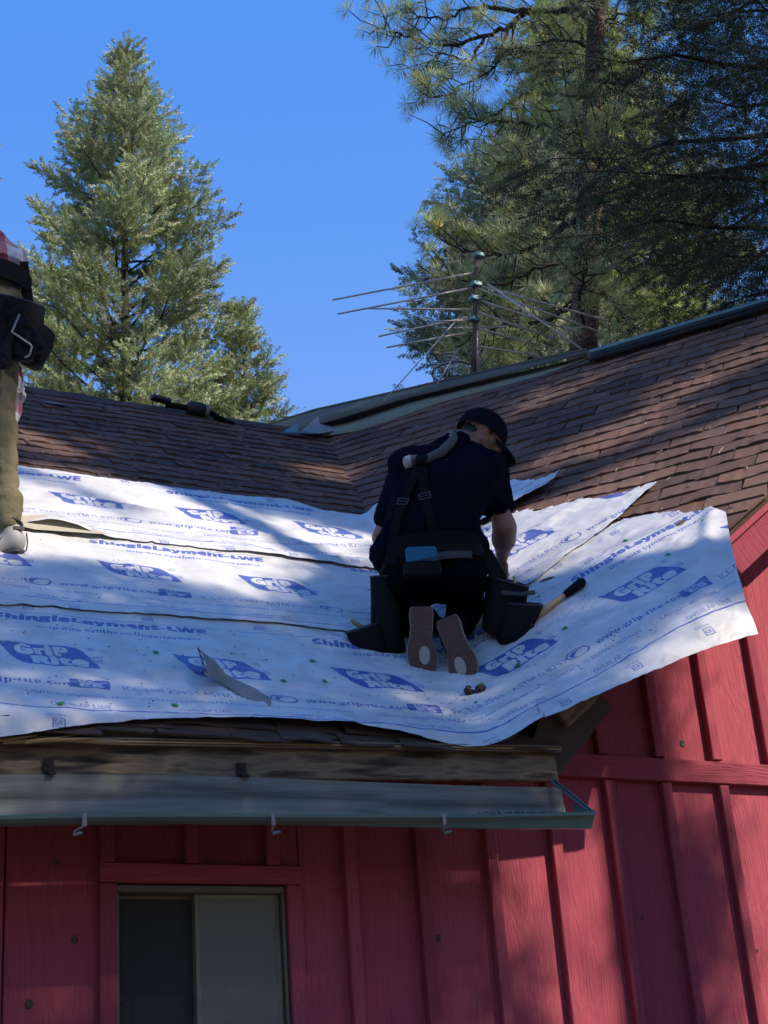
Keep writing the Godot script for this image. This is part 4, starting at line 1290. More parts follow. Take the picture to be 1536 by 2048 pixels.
func skin_mesh(st: SurfaceTool, bones: Array, cell: float, K: float, fold_amp := 0.0, fold_scale := Vector3(8, 8, 8)) -> void:
	var lo := Vector3(1e9, 1e9, 1e9); var hi := -lo
	for b in bones:
		var r: float = maxf(b[2], b[3])
		for e in [b[0], b[1]]:
			lo = lo.min(e - Vector3(r, r, r)); hi = hi.max(e + Vector3(r, r, r))
	var pad := 2.5 * cell
	lo -= Vector3(pad, pad, pad); hi += Vector3(pad, pad, pad)
	var nx := int((hi.x - lo.x) / cell) + 2; var ny := int((hi.y - lo.y) / cell) + 2; var nz := int((hi.z - lo.z) / cell) + 2
	var acc := PackedFloat32Array()
	acc.resize(nx * ny * nz)
	var reach := 3.2 / K + cell * 1.5
	for b in bones:
		var r: float = maxf(b[2], b[3]) + reach
		var a: Vector3 = b[0]; var ab: Vector3 = b[1] - b[0]
		var l2 := maxf(ab.length_squared(), 1e-9)
		var ra: float = b[2]; var rb: float = b[3]
		var flat: bool = b.size() > 4
		var fnn := Vector3.ZERO; var f2 := 0.0
		if flat:
			fnn = b[4]; f2 = b[5] * b[5] - 1.0
		var p0 := (b[0] as Vector3).min(b[1]) - Vector3(r, r, r) - lo
		var p1 := (b[0] as Vector3).max(b[1]) + Vector3(r, r, r) - lo
		var i0 := maxi(int(p0.x / cell), 0); var i1 := mini(int(p1.x / cell) + 1, nx - 1)
		var j0 := maxi(int(p0.y / cell), 0); var j1 := mini(int(p1.y / cell) + 1, ny - 1)
		var k0 := maxi(int(p0.z / cell), 0); var k1 := mini(int(p1.z / cell) + 1, nz - 1)
		for i in range(i0, i1 + 1):
			for j in range(j0, j1 + 1):
				var at_ := (i * ny + j) * nz
				for k in range(k0, k1 + 1):
					var pa := lo + Vector3(i, j, k) * cell - a
					var h := clampf(pa.dot(ab) / l2, 0.0, 1.0)
					var q := pa - ab * h
					var l := q.length_squared()
					if flat:
						var qn := q.dot(fnn)
						l += qn * qn * f2
					var d := sqrt(maxf(l, 0.0)) - (ra + (rb - ra) * h)
					if d < reach: acc[at_ + k] += exp(-K * d)
	# inside where acc > 1
	var vid := PackedInt32Array()
	vid.resize(nx * ny * nz)
	vid.fill(-1)
	var vs := PackedVector3Array()
	var corner := [[0, 0, 0], [0, 0, 1], [0, 1, 0], [0, 1, 1], [1, 0, 0], [1, 0, 1], [1, 1, 0], [1, 1, 1]]
	var offs := PackedInt32Array()
	for c in corner: offs.append((c[0] * ny + c[1]) * nz + c[2])
	var edges := [[0, 1], [2, 3], [4, 5], [6, 7], [0, 2], [1, 3], [4, 6], [5, 7], [0, 4], [1, 5], [2, 6], [3, 7]]
	for i in nx - 1:
		for j in ny - 1:
			var row := (i * ny + j) * nz
			for k in nz - 1:
				var id := row + k
				var cnt := 0
				for o in offs:
					if acc[id + o] > 1.0: cnt += 1
				if cnt == 0 or cnt == 8: continue
				var sum := Vector3.ZERO; var m := 0
				for e in edges:
					var va := log(maxf(acc[id + offs[e[0]]], 1e-12)); var vb := log(maxf(acc[id + offs[e[1]]], 1e-12))
					if (va > 0.0) == (vb > 0.0): continue
					va = maxf(va, -K * reach); vb = maxf(vb, -K * reach)
					var t := va / (va - vb)
					var ca: Array = corner[e[0]]; var cb: Array = corner[e[1]]
					sum += Vector3(ca[0], ca[1], ca[2]).lerp(Vector3(cb[0], cb[1], cb[2]), t)
					m += 1
				var p := lo + (Vector3(i, j, k) + sum / m) * cell
				vid[id] = vs.size()
				vs.append(p)
	if fold_amp > 0.0:
		for v in vs.size():
			var p := vs[v]
			var w := fn.get_noise_3d(p.x * fold_scale.x, p.y * fold_scale.y, p.z * fold_scale.z)
			var w2 := fn2.get_noise_3d(p.x * fold_scale.y * 1.7, p.y * fold_scale.x * 1.7, p.z * fold_scale.z * 1.7)
			var id3 := (p - lo) / cell
			var c := clampi(int(id3.x), 1, nx - 2); var d := clampi(int(id3.y), 1, ny - 2); var e := clampi(int(id3.z), 1, nz - 2)
			var o := (c * ny + d) * nz + e
			var g := Vector3(acc[o - ny * nz] - acc[o + ny * nz], acc[o - nz] - acc[o + nz], acc[o - 1] - acc[o + 1])
			if g.length() > 1e-9: vs[v] = p + g.normalized() * fold_amp * (w + 0.5 * w2 - absf(w) * 0.6)
	var put := func(a: int, b: int, c: int, d: int, flip: bool) -> void:
		if a < 0 or b < 0 or c < 0 or d < 0: return
		if flip:
			for q in [a, b, c, a, c, d]: st.add_vertex(vs[q])
		else:
			for q in [a, c, b, a, d, c]: st.add_vertex(vs[q])
	for i in range(1, nx - 1):
		for j in range(1, ny - 1):
			for k in range(1, nz - 1):
				var id := (i * ny + j) * nz + k
				var s := acc[id] > 1.0
				if s != (acc[id + 1] > 1.0): put.call(vid[id], vid[id - nz], vid[id - nz - ny * nz], vid[id - ny * nz], s)
				if s != (acc[id + nz] > 1.0): put.call(vid[id], vid[id - ny * nz], vid[id - ny * nz - 1], vid[id - 1], s)
				if s != (acc[id + ny * nz] > 1.0): put.call(vid[id], vid[id - 1], vid[id - 1 - nz], vid[id - nz], s)

# a head with brow, nose, lips, chin and ears; f where it faces, u its own up
func head_bones(c: Vector3, f: Vector3, u: Vector3) -> Array:
	var s := f.cross(u).normalized()
	var b := [
		[c + f * 0.028 + u * 0.020, c - f * 0.028 + u * 0.022, 0.078, 0.080],
		[c + f * 0.045 - u * 0.02, c + f * 0.052 - u * 0.070, 0.056, 0.036],
		[c + f * 0.078 - u * 0.098, c + f * 0.074 - u * 0.100, 0.022, 0.022],
		[c + f * 0.100 + u * 0.004, c + f * 0.118 - u * 0.032, 0.009, 0.013],
		[c + f * 0.096 - u * 0.062, c + f * 0.096 - u * 0.064, 0.015, 0.015],
		[c + f * 0.094 - u * 0.074, c + f * 0.093 - u * 0.075, 0.014, 0.014]]
	for e in [-1.0, 1.0]:
		b.append([c + f * 0.085 + u * 0.018 + s * e * 0.014, c + f * 0.078 + u * 0.018 + s * e * 0.045, 0.014, 0.013])
		b.append([c + f * 0.010 - u * 0.055 + s * e * 0.052, c + f * 0.066 - u * 0.092 + s * e * 0.022, 0.020, 0.016])
		b.append([c + f * 0.074 - u * 0.028 + s * e * 0.040, c + f * 0.060 - u * 0.030 + s * e * 0.050, 0.018, 0.018])
		# ear: an upright rim and a lobe
		b.append([c - f * 0.008 + u * 0.020 + s * e * 0.086, c - f * 0.002 - u * 0.028 + s * e * 0.078, 0.010, 0.008])
		b.append([c - f * 0.020 + u * 0.022 + s * e * 0.090, c - f * 0.024 - u * 0.010 + s * e * 0.086, 0.007, 0.007])
	return b

# a half closed hand: w wrist, d along the palm, n out of its back, t towards the thumb
func hand_bones(w: Vector3, d: Vector3, n: Vector3, t: Vector3, curl: float) -> Array:
	var b := []
	for k in 4:
		var x := 0.030 - k * 0.020
		var k0 := w + t * (x * 0.8) + d * 0.018
		var k1 := w + t * x + d * (0.088 - absf(k - 1.2) * 0.005)
		b.append([k0, k1, 0.015, 0.0115])
		var l: float = [0.040, 0.046, 0.042, 0.032][k]
		var dir := d
		var p := k1
		for j in 3:
			var a: float = curl * [0.55, 0.75, 0.6][j]
			dir = (dir * cos(a) - n * sin(a)).normalized()
			var q: Vector3 = p + dir * l * [1.0, 0.65, 0.52][j]
			b.append([p, q, 0.0095 - j * 0.0010, 0.0088 - j * 0.0010])
			p = q
			# the palm's own axes turn with the finger
			n = n
	var b0 := w + t * 0.026 + d * 0.022
	var b1 := w + t * 0.050 + d * 0.052 - n * 0.012
	var b2 := w + t * 0.054 + d * 0.084 - n * 0.030
	b.append([b0, b1, 0.016, 0.011]); b.append([b1, b2, 0.0105, 0.0085])
	return b

func sole(parent: Node, called: String, heel: Vector3, toe: Vector3, face: Vector3, wide: float, left: bool, bottom: Material, rim: Material) -> void:
	var y := (toe - heel); var L := y.length(); y = y.normalized()
	var z := (face - y * face.dot(y)).normalized()
	var x := y.cross(z)
	var side := -1.0 if left else 1.0
	var prof := [[0.0, 0.30, 0.30], [0.02, 0.36, 0.36], [0.10, 0.40, 0.40], [0.28, 0.37, 0.37], [0.45, 0.33, 0.42], [0.62, 0.42, 0.52], [0.75, 0.50, 0.52], [0.86, 0.50, 0.44], [0.94, 0.42, 0.32], [1.0, 0.20, 0.14]]
	var poly := PackedVector2Array()
	for p in prof: poly.append(Vector2(p[1] * wide * side, p[0] * L))
	for i in range(prof.size() - 1, -1, -1): poly.append(Vector2(-prof[i][2] * wide * side, prof[i][0] * L))
	var st := mb()
	prism(st, poly, heel, Basis(x, y, z), 0.0, 0.010)
	var cuts := 9
	obj(called, st, bottom, parent)
	# pale oval under the ball of the foot
	st = mb()
	var ov := PackedVector2Array()
	for k in 20: ov.append(Vector2(cos(TAU * k / 20) * wide * 0.19 + wide * 0.06 * side, sin(TAU * k / 20) * L * 0.14 + L * 0.74))
	prism(st, ov, heel, Basis(x, y, z), 0.010, 0.0135)
	obj("sole_patch", st, mats.cream_rubber, parent)
	st = mb()
	var big := PackedVector2Array()
	for p in poly: big.append(Vector2(p.x * 1.07, (p.y - L * 0.5) * 1.02 + L * 0.5))
	prism(st, big, heel, Basis(x, y, z), -0.026, -0.0005)
	obj("sole_rim", st, rim, parent)

func ring_pts(c: Vector3, ax: Vector3, ay: Vector3, n: int) -> Array:
	var p := PackedVector3Array(); var q := PackedVector3Array()
	for i in n + 1:
		var a := TAU * i / n
		p.append(c + ax * cos(a) + ay * sin(a))
		q.append((ax.normalized() * cos(a) / ax.length() + ay.normalized() * sin(a) / ay.length()).normalized())
	return [p, q]

# an open bag: tapered, with a rolled rim and a pocket line
func bag(parent: Node, called: String, top: Vector3, bot: Vector3, ax: Vector3, ay: Vector3, taper: float, m: Material, rimm: Material) -> void:
	var st := mb(true)
	var n := 20
	var rows := [[0.0, 1.0, 0.0], [0.02, 1.03, 0.0], [0.3, 1.04, 0.0], [0.65, lerpf(1.0, taper, 0.55), 0.0], [0.92, taper, 0.0], [1.0, taper * 0.7, 0.0], [1.03, 0.02, 0.0]]
	var inner := [[0.0, 0.97, 0.0], [0.5, 0.9, 0.0], [0.6, 0.02, 0.0]]
	for set_ in [rows, inner]:
		for i in set_.size() - 1:
			for k in n:
				var a := TAU * k / n; var b := TAU * (k + 1) / n
				var P := func(r: Array, t: float) -> Vector3:
					var sq := 1.0 / pow(pow(absf(cos(t)), 3.0) + pow(absf(sin(t)), 3.0), 1.0 / 3.0)
					var wob := 1.0 + 0.05 * fn.get_noise_2d(t * 1.3 + top.x * 9, r[0] * 3.0)
					return top.lerp(bot, r[0]) + (ax * cos(t) + ay * sin(t)) * r[1] * sq * wob
				quad(st, P.call(set_[i], a), P.call(set_[i], b), P.call(set_[i + 1], b), P.call(set_[i + 1], a))
	obj(called, st, m, parent, true)
	st = mb(true)
	var rp := PackedVector3Array()
	for k in n + 1:
		var t := TAU * k / n
		var sq := 1.0 / pow(pow(absf(cos(t)), 3.0) + pow(absf(sin(t)), 3.0), 1.0 / 3.0)
		rp.append(top + (ax * cos(t) + ay * sin(t)) * sq * 1.0)
	tube(st, rp, PackedFloat32Array([0.0055]), 6, false)
	obj("pouch_rim", st, rimm, parent, true)

func build_kneeling_person() -> void:
	var J := {
		"lank": Vector3(3.201, 3.825, -5.582), "rank": Vector3(3.295, 3.755, -5.514), "lhip": Vector3(3.195, 4.065, -5.665), "rhip": Vector3(3.385, 4.059, -5.566),
		"pelv": Vector3(3.288, 4.090, -5.611), "waist": Vector3(3.286, 4.275, -5.612), "chest": Vector3(3.378, 4.497, -5.605), "neck": Vector3(3.480, 4.729, -5.614), "head": Vector3(3.617, 4.805, -5.603),
		"lsh": Vector3(3.250, 4.628, -5.705), "rsh": Vector3(3.590, 4.585, -5.545), "lelb": Vector3(3.165, 4.315, -5.845), "lwri": Vector3(3.425, 4.250, -5.985),
		"relb": Vector3(3.668, 4.318, -5.575), "rwri": Vector3(3.764, 4.250, -5.775), "lknee": Vector3(3.27, 3.98, -6.02), "rknee": Vector3(3.60, 3.985, -5.86)}
	var fw := Vector3(0.509, 0, -0.861); var rt := Vector3(0.861, 0, 0.509)
	var root := base("person", Vector3(3.3, 3.55, -5.6))
	tag(root, "person kneeling in the roof valley, navy t-shirt, dark cap, suspenders and tool belt, back turned", "person")
	var hf := (rt * 0.72 + fw * 0.34 + Vector3(0, -0.66, 0)).normalized()
	var hu := (Vector3.UP - hf * hf.y).normalized()
	# ---- the body: one skin from crown to ankles
	var body := [
		[J.pelv, J.waist, 0.11, 0.10], [J.waist, J.chest, 0.10, 0.115], [J.chest, J.neck, 0.10, 0.058], [J.neck, J.head - hu * 0.06 - hf * 0.015, 0.058, 0.054],
		[J.neck, J.lsh, 0.055, 0.055], [J.neck, J.rsh, 0.055, 0.055],
		[J.lsh, J.lelb, 0.055, 0.042], [J.lelb, J.lwri, 0.041, 0.027], [J.rsh, J.relb, 0.057, 0.046], [J.relb, J.relb.lerp(J.rwri, 0.35), 0.045, 0.048], [J.relb.lerp(J.rwri, 0.35), J.rwri, 0.047, 0.028],
		[J.lhip, J.lknee, 0.085, 0.055], [J.rhip, J.rknee, 0.085, 0.055], [J.lknee, J.lank, 0.05, 0.036], [J.rknee, J.rank, 0.05, 0.036]]
	var st := mb(true)
	skin_mesh(st, body, 0.014, 60.0)
	skin_mesh(st, head_bones(J.head, hf, hu) + [[J.neck.lerp(J.head, 0.3), J.head - hu * 0.05 - hf * 0.02, 0.055, 0.056]], 0.0045, 110.0)
	var hd: Vector3 = (J.rwri - J.relb).normalized()
	hd = (hd + Vector3(0.1, -0.25, 0)).normalized()
	var hn := (rt + Vector3(0, 0.6, 0)).normalized(); hn = (hn - hd * hn.dot(hd)).normalized()
	skin_mesh(st, hand_bones(J.rwri + hd * 0.008, hd, hn, hd.cross(hn) * -1.0, 0.9) + [[J.rwri - hd * 0.03, J.rwri + hd * 0.02, 0.026, 0.022]], 0.0038, 230.0)
	var ld: Vector3 = ((J.lwri - J.lelb).normalized() + Vector3(0.1, -0.3, 0)).normalized()
	var ln := (Vector3(0, 1, 0) - ld * ld.y).normalized()
	skin_mesh(st, hand_bones(J.lwri + ld * 0.008, ld, ln, ld.cross(ln), 0.7) + [[J.lwri - ld * 0.03, J.lwri + ld * 0.02, 0.026, 0.022]], 0.0045, 230.0)
	obj("body", st, mats.skin, root, true)
	# eyes
	var hs := hf.cross(hu).normalized()
	for e in [-1.0, 1.0]:
		st = mb(true)
		var c: Vector3 = J.head + hf * 0.083 - hu * 0.002 + hs * e * 0.031
		lathe(st, Transform3D(Basis(hs, hf, hu), c), PackedVector2Array([Vector2(0.010, -0.004), Vector2(0.0095, 0.002), Vector2(0.006, 0.006), Vector2(0, 0.008)]), 10)
		obj("eye", st, mats.black, root, true)
	# ---- hair below the cap
	st = mb(true)
	skin_mesh(st, [[J.head - hf * 0.028 + hu * 0.018, J.head - hf * 0.040 - hu * 0.034, 0.080, 0.060], [J.head + hs * 0.062 + hu * 0.012 + hf * 0.02, J.head + hs * 0.060 - hu * 0.012 + hf * 0.020, 0.022, 0.016], [J.head - hs * 0.062 + hu * 0.012 + hf * 0.02, J.head - hs * 0.060 - hu * 0.012 + hf * 0.020, 0.022, 0.016]], 0.006, 110.0, 0.003, Vector3(60, 60, 60))
	obj("hair", st, mats.hair, root, true)
	# ---- cap: dome of panels, button, bill
	var cu := (hu * 0.97 - hf * 0.18).normalized(); var cf := (hf - cu * hf.dot(cu)).normalized(); var cs := cf.cross(cu)
	var cc: Vector3 = J.head + hu * 0.004 - hf * 0.006
	st = mb(true)
	var cap := Transform3D(Basis(cs * 0.102, cu * 0.126, cf * 0.124), cc)
	lathe(st, cap, PackedVector2Array([Vector2(1.0, -0.16), Vector2(1.03, 0.0), Vector2(1.01, 0.2), Vector2(0.95, 0.45), Vector2(0.82, 0.68), Vector2(0.60, 0.86), Vector2(0.32, 0.96), Vector2(0.0, 1.0)]), 26)
	obj("cap", st, mats.cap, root, true)
	for k in 3:
		st = mb(true)
		var sp := PackedVector3Array()
		for i in 17:
			var t := PI * i / 16.0
			var az2 := PI * k / 3.0 + PI / 2
			sp.append(cap * (Vector3(cos(az2) * cos(t) * 1.012, sin(t) * 1.006, sin(az2) * cos(t) * 1.012)))
		tube(st, sp, PackedFloat32Array([0.0018]), 5, false)
		obj("cap_seam", st, mats.strap, root, true)
	st = mb(true)
	var bill := []
	for i in 13:
		var a := lerpf(-1.25, 1.25, i / 12.0)
		var row := []
		for j in 5:
			var r := j / 4.0
			var ext := 0.090 * pow(maxf(cos(a * 1.12), 0.0), 0.55)
			var p := cc + cs * sin(a) * (0.100 + 0.004 * r) + cf * (cos(a) * 0.121 + ext * r) - cu * (0.014 + 0.035 * pow(sin(a), 2.0) * 1.0 + 0.034 * r * r)
			row.append(p)
		bill.append(row)
	for i in 12:
		for j in 4:
			quad(st, bill[i][j], bill[i][j + 1], bill[i + 1][j + 1], bill[i + 1][j])
			quad(st, bill[i][j] - cu * 0.004, bill[i + 1][j] - cu * 0.004, bill[i + 1][j + 1] - cu * 0.004, bill[i][j + 1] - cu * 0.004)
		quad(st, bill[i][4], bill[i][4] - cu * 0.004, bill[i + 1][4] - cu * 0.004, bill[i + 1][4])
	obj("cap_bill", st, mats.cap, root, true)
	# ---- t-shirt
	var flat := fw
	var hemL := Vector3(3.108, 4.165, -5.705); var hemR := Vector3(3.452, 4.185, -5.540); var hemC := Vector3(3.275, 4.165, -5.62)
	var cl: Vector3 = J.chest - rt * 0.115; var cr: Vector3 = J.chest + rt * 0.115
	var wl: Vector3 = J.waist - rt * 0.105; var wr: Vector3 = J.waist + rt * 0.10
	var shirt := [
		[hemL, wl, 0.088, 0.098], [hemR, wr, 0.085, 0.098], [hemC, J.waist, 0.112, 0.112], [wl, cl, 0.098, 0.110], [wr, cr, 0.098, 0.110], [J.waist, J.chest, 0.115, 0.125],
		[cl, J.lsh, 0.105, 0.078], [cr, J.rsh, 0.105, 0.080], [J.chest, J.neck - fw * 0.02 + Vector3(0, -0.03, 0), 0.118, 0.072], [J.lsh, J.neck, 0.075, 0.062], [J.rsh, J.neck, 0.076, 0.062],
		[J.lsh, J.lsh.lerp(J.lelb, 0.72), 0.076, 0.074], [J.rsh, J.rsh.lerp(J.relb, 0.58), 0.078, 0.080]]
	st = mb(true)
	skin_mesh(st, shirt, 0.012, 55.0, 0.016, Vector3(11, 5, 11))
	obj("t_shirt", st, mats.navy_cloth, root, true)
	# sleeve and hem edges
	st = mb(true)
	var se: Vector3 = J.rsh.lerp(J.relb, 0.66)
	var sb := along(J.relb - J.rsh)
	var rp: Array = ring_pts(se, sb.x * 0.080, sb.y * 0.080, 20)
	tube(st, rp[0], PackedFloat32Array([0.006]), 6, false)
	obj("sleeve_hem", st, mats.navy_cloth, root, true)
	# ---- trousers
	var legs := [
		[J.lhip, J.rhip, 0.120, 0.118], [J.pelv, J.pelv + Vector3(0, 0.06, 0), 0.125, 0.118], [J.lhip - fw * 0.045 + Vector3(0, -0.04, 0), J.lhip + fw * 0.03, 0.112, 0.11], [J.rhip - fw * 0.045 + Vector3(0, -0.04, 0), J.rhip + fw * 0.03, 0.112, 0.11],
		[J.lhip, J.lknee, 0.112, 0.078], [J.rhip, J.rknee, 0.112, 0.078], [J.lknee, J.lank, 0.075, 0.060], [J.rknee, J.rank, 0.075, 0.060]]
	st = mb(true)
	skin_mesh(st, legs, 0.014, 50.0, 0.016, Vector3(9, 9, 9))
	obj("trousers", st, mats.dark_denim, root, true)
	# ---- shoes: soles towards us
	var face := -fw + Vector3(0, 0.10, 0)
	for e in [[Vector3(3.146, 3.850, -5.510), Vector3(3.132, 3.548, -5.518), true, Vector3(3.201, 3.815, -5.60)], [Vector3(3.236, 3.790, -5.455), Vector3(3.292, 3.486, -5.420), false, Vector3(3.295, 3.745, -5.54)]]:
		var heel: Vector3 = e[0]; var toe: Vector3 = e[1]
		var fc := face + rt * (0.10 if e[2] else -0.22)
		sole(root, "sole", heel, toe, fc, 0.124, e[2], mats.gum_sole, mats.cream_rubber)
		var up := [[heel + fw * 0.055 + (toe - heel) * 0.08, heel + fw * 0.050 + (toe - heel) * 0.5, 0.038, 0.040], [heel + fw * 0.050 + (toe - heel) * 0.5, heel + fw * 0.044 + (toe - heel) * 0.86, 0.042, 0.036], [heel + fw * 0.06 + (toe - heel) * 0.1, e[3] + fw * 0.06, 0.042, 0.044]]
		st = mb(true)
		skin_mesh(st, up, 0.009, 80.0)
		obj("shoe_upper", st, mats.dark_denim, root, true)
	# ---- belt
	var bc := Vector3(3.283, 4.125, -5.617)
	var ringp: Array = ring_pts(bc, rt * 0.232 + Vector3(0, 0.012, 0), fw * 0.152, 40)
	st = mb()
	ribbon(st, ringp[0], ringp[1], 0.085, 0.012)
	obj("tool_belt", st, mats.pouch, root)
	var pr2: Array = ring_pts(bc + Vector3(0, 0.048, 0), rt * 0.222, fw * 0.146, 40)
	st = mb()
	var pp := PackedVector3Array(); var pn := PackedVector3Array()
	for i in range(25, 41):
		pp.append(pr2[0][i]); pn.append(pr2[1][i])
	ribbon(st, pp, pn, 0.062, 0.020)
	obj("belt_pad", st, mats.strap, root)
	# grey patch on the hip belt
	st = mb()
	pp = PackedVector3Array(); pn = PackedVector3Array()
	var low: Array = ring_pts(bc + Vector3(0, -0.05, 0), rt * 0.236 + Vector3(0, 0.02, 0), fw * 0.166, 60)
	for i in range(45, 54):
		pp.append(low[0][i]); pn.append(low[1][i])
	ribbon(st, pp, pn, 0.036, 0.010)
	obj("belt_patch", st, mats.pouch_rim, root)
	# ---- suspenders on the back
	var straps := [
		[[Vector3(3.223, 4.594, -5.53), Vector3(3.168, 4.51, -5.53), Vector3(3.122, 4.422, -5.55), Vector3(3.096, 4.33, -5.57), Vector3(3.080, 4.24, -5.58), Vector3(3.072, 4.17, -5.59)], 0.046],
		[[Vector3(3.226, 4.594, -5.53), Vector3(3.213, 4.51, -5.51), Vector3(3.210, 4.412, -5.505), Vector3(3.220, 4.31, -5.50), Vector3(3.232, 4.225, -5.49), Vector3(3.248, 4.15, -5.48)], 0.044]]
	for s in straps:
		var cv := Curve3D.new()
		for i in s[0].size():
			var tg: Vector3 = (s[0][mini(i + 1, s[0].size() - 1)] - s[0][maxi(i - 1, 0)]) * 0.17
			cv.add_point(s[0][i], -tg, tg)
		var ps := PackedVector3Array(); var ns := PackedVector3Array()
		var len := cv.get_baked_length()
		for i in 19:
			var q: Array = snap(shirt, cv.sample_baked(len * i / 18.0), 55.0, 0.010)
			ps.append(q[0]); ns.append(q[1])
		var last: Vector3 = ps[18]
		for k in 3:
			ps.append(last + Vector3(0, -0.035 * (k + 1), 0) - fw * (0.012 * (k + 1))); ns.append(ns[18])
		st = mb()
		ribbon(st, ps, ns, s[1], 0.006)
		obj("suspender", st, mats.strap, root)
		# slide buckle
		st = mb()
		var bi := 9 if s[1] > 0.045 else 8
		var bd := (ps[bi + 1] - ps[bi - 1]).normalized()
		for o in [-0.016, 0.0, 0.016]:
			bx(st, Transform3D(Basis(bd.cross(ns[bi]).normalized(), bd, ns[bi].normalized()).orthonormalized(), ps[bi] + bd * o + ns[bi] * 0.009), Vector3(0.056, 0.007, 0.006), 0.002)
		for o in [-0.026, 0.026]:
			bx(st, Transform3D(Basis(bd.cross(ns[bi]).normalized(), bd, ns[bi].normalized()).orthonormalized(), ps[bi] + bd.cross(ns[bi]).normalized() * o + ns[bi] * 0.009), Vector3(0.006, 0.038, 0.006), 0.002)
		obj("buckle", st, mats.pouch_rim, root)
	# padded yoke across the shoulders
	st = mb(true)
	var yk := PackedVector3Array()
	for p in [Vector3(3.165, 4.605, -5.59), Vector3(3.200, 4.615, -5.56), Vector3(3.26, 4.640, -5.53), Vector3(3.32, 4.670, -5.51), Vector3(3.375, 4.70, -5.515), Vector3(3.42, 4.72, -5.54), Vector3(3.45, 4.735, -5.58)]:
		yk.append(snap(shirt, p, 55.0, 0.010)[0])
	tube(st, yk, PackedFloat32Array([0.022, 0.030, 0.022, 0.024, 0.023, 0.019, 0.012]), 10)
	obj("shoulder_pad", st, mats.pad_cloth, root, true)
	st = mb(true)
	var e0: Vector3 = yk[0]; var e1: Vector3 = yk[1]
	tube(st, PackedVector3Array([e0 + (e0 - e1) * 0.2, e0, e0.lerp(e1, 0.8)]), PackedFloat32Array([0.014, 0.029, 0.033]), 12)
	obj("pad_end", st, mats.shoe_white, root, true)
	st = mb()
	var yq: Array = snap(shirt, Vector3(3.225, 4.60, -5.53), 55.0, 0.016)
	bx(st, Transform3D(along(yq[1], Vector3(0.3, 1, 0)), yq[0] + yq[1] * 0.02), Vector3(0.05, 0.060, 0.022), 0.006)
	obj("strap_joint", st, mats.strap, root)
	# blue pad in its pocket, at the back of the belt
	var bb := Basis(rt.rotated(Vector3.UP, 0.15), Vector3(0.02, 1, 0.0).normalized(), -fw).orthonormalized()
	st = mb()
	bx(st, at(Vector3(3.148, 4.058, -5.470), bb), Vector3(0.140, 0.118, 0.042), 0.012)
	obj("blue_pad", st, mats.blue_cloth, root)
	st = mb()
	bx(st, at(Vector3(3.146, 4.010, -5.470), bb), Vector3(0.165, 0.070, 0.058), 0.010)
	obj("pocket", st, mats.pouch, root)
	st = mb()
	bar(st, Vector3(3.082, 4.040, -5.474), Vector3(3.222, 4.058, -5.398), 0.006, 0.006)
	obj("pocket_trim", st, mats.pouch_rim, root)
	# ---- pouches
	bag(root, "pouch", Vector3(3.590, 4.005, -5.475), Vector3(3.520, 3.745, -5.500), rt * 0.085 + Vector3(0, -0.035, 0), fw * 0.065 + Vector3(0, 0.030, 0), 0.86, mats.pouch, mats.pouch_rim)
	bag(root, "pouch", Vector3(3.625, 3.880, -5.420), Vector3(3.535, 3.690, -5.440), rt * 0.078 + Vector3(0, -0.012, 0), fw * 0.060 + Vector3(0, 0.026, 0), 0.80, mats.pouch, mats.pouch_rim)
	st = mb()
	ribbon(st, PackedVector3Array([Vector3(3.50, 3.915, -5.405), Vector3(3.58, 3.905, -5.375), Vector3(3.66, 3.925, -5.385)]), PackedVector3Array([-fw, -fw, (rt - fw).normalized()]), 0.020, 0.006)
	obj("pouch_band", st, mats.pouch_rim, root)
	st = mb()
	bar(st, Vector3(3.475, 4.13, -5.47), Vector3(3.53, 3.99, -5.45), 0.07, 0.012, -fw, 0.003)
	obj("pouch_hanger", st, mats.pouch, root)
	bag(root, "pouch", Vector3(3.075, 4.060, -5.700), Vector3(3.060, 3.680, -5.690), rt * 0.060, fw * 0.05 + Vector3(0, 0.02, 0), 1.30, mats.pouch, mats.pouch_rim)
	bag(root, "pouch", Vector3(2.945, 3.800, -5.700), Vector3(3.000, 3.655, -5.680), rt * 0.070 + Vector3(0, 0.016, 0), fw * 0.05 + Vector3(0, 0.02, 0), 0.85, mats.pouch, mats.pouch_rim)
	for e in [[Vector3(2.93, 3.862, -5.77), Vector3(3.02, 3.800, -5.76), 0.011, "tool_wood", "brown wooden tool handle sticking out of the left tool pouch", "tool_handle"], [Vector3(3.640, 4.045, -5.50), Vector3(3.635, 3.93, -5.50), 0.008, "yellow_plastic", "small yellow tool upright in the right tool pouch", "yellow_tool"]]:
		st = mb(true)
		tube(st, PackedVector3Array([e[0], (e[0] as Vector3).lerp(e[1], 0.08), e[1]]), PackedFloat32Array([e[2] * 0.7, e[2], e[2] * 0.9]), 10)
		tag(obj(e[5], st, mats[e[3]], self, true), e[4], "hand tool")
	st = mb(true)
	skin_mesh(st, [[Vector3(3.545, 3.99, -5.48), Vector3(3.58, 3.93, -5.49), 0.024, 0.03]], 0.008, 80.0, 0.006, Vector3(30, 30, 30))
	tag(obj("blue_rag", st, mats.blue_cloth, self, true), "blue rag stuffed in the right tool pouch", "rag")

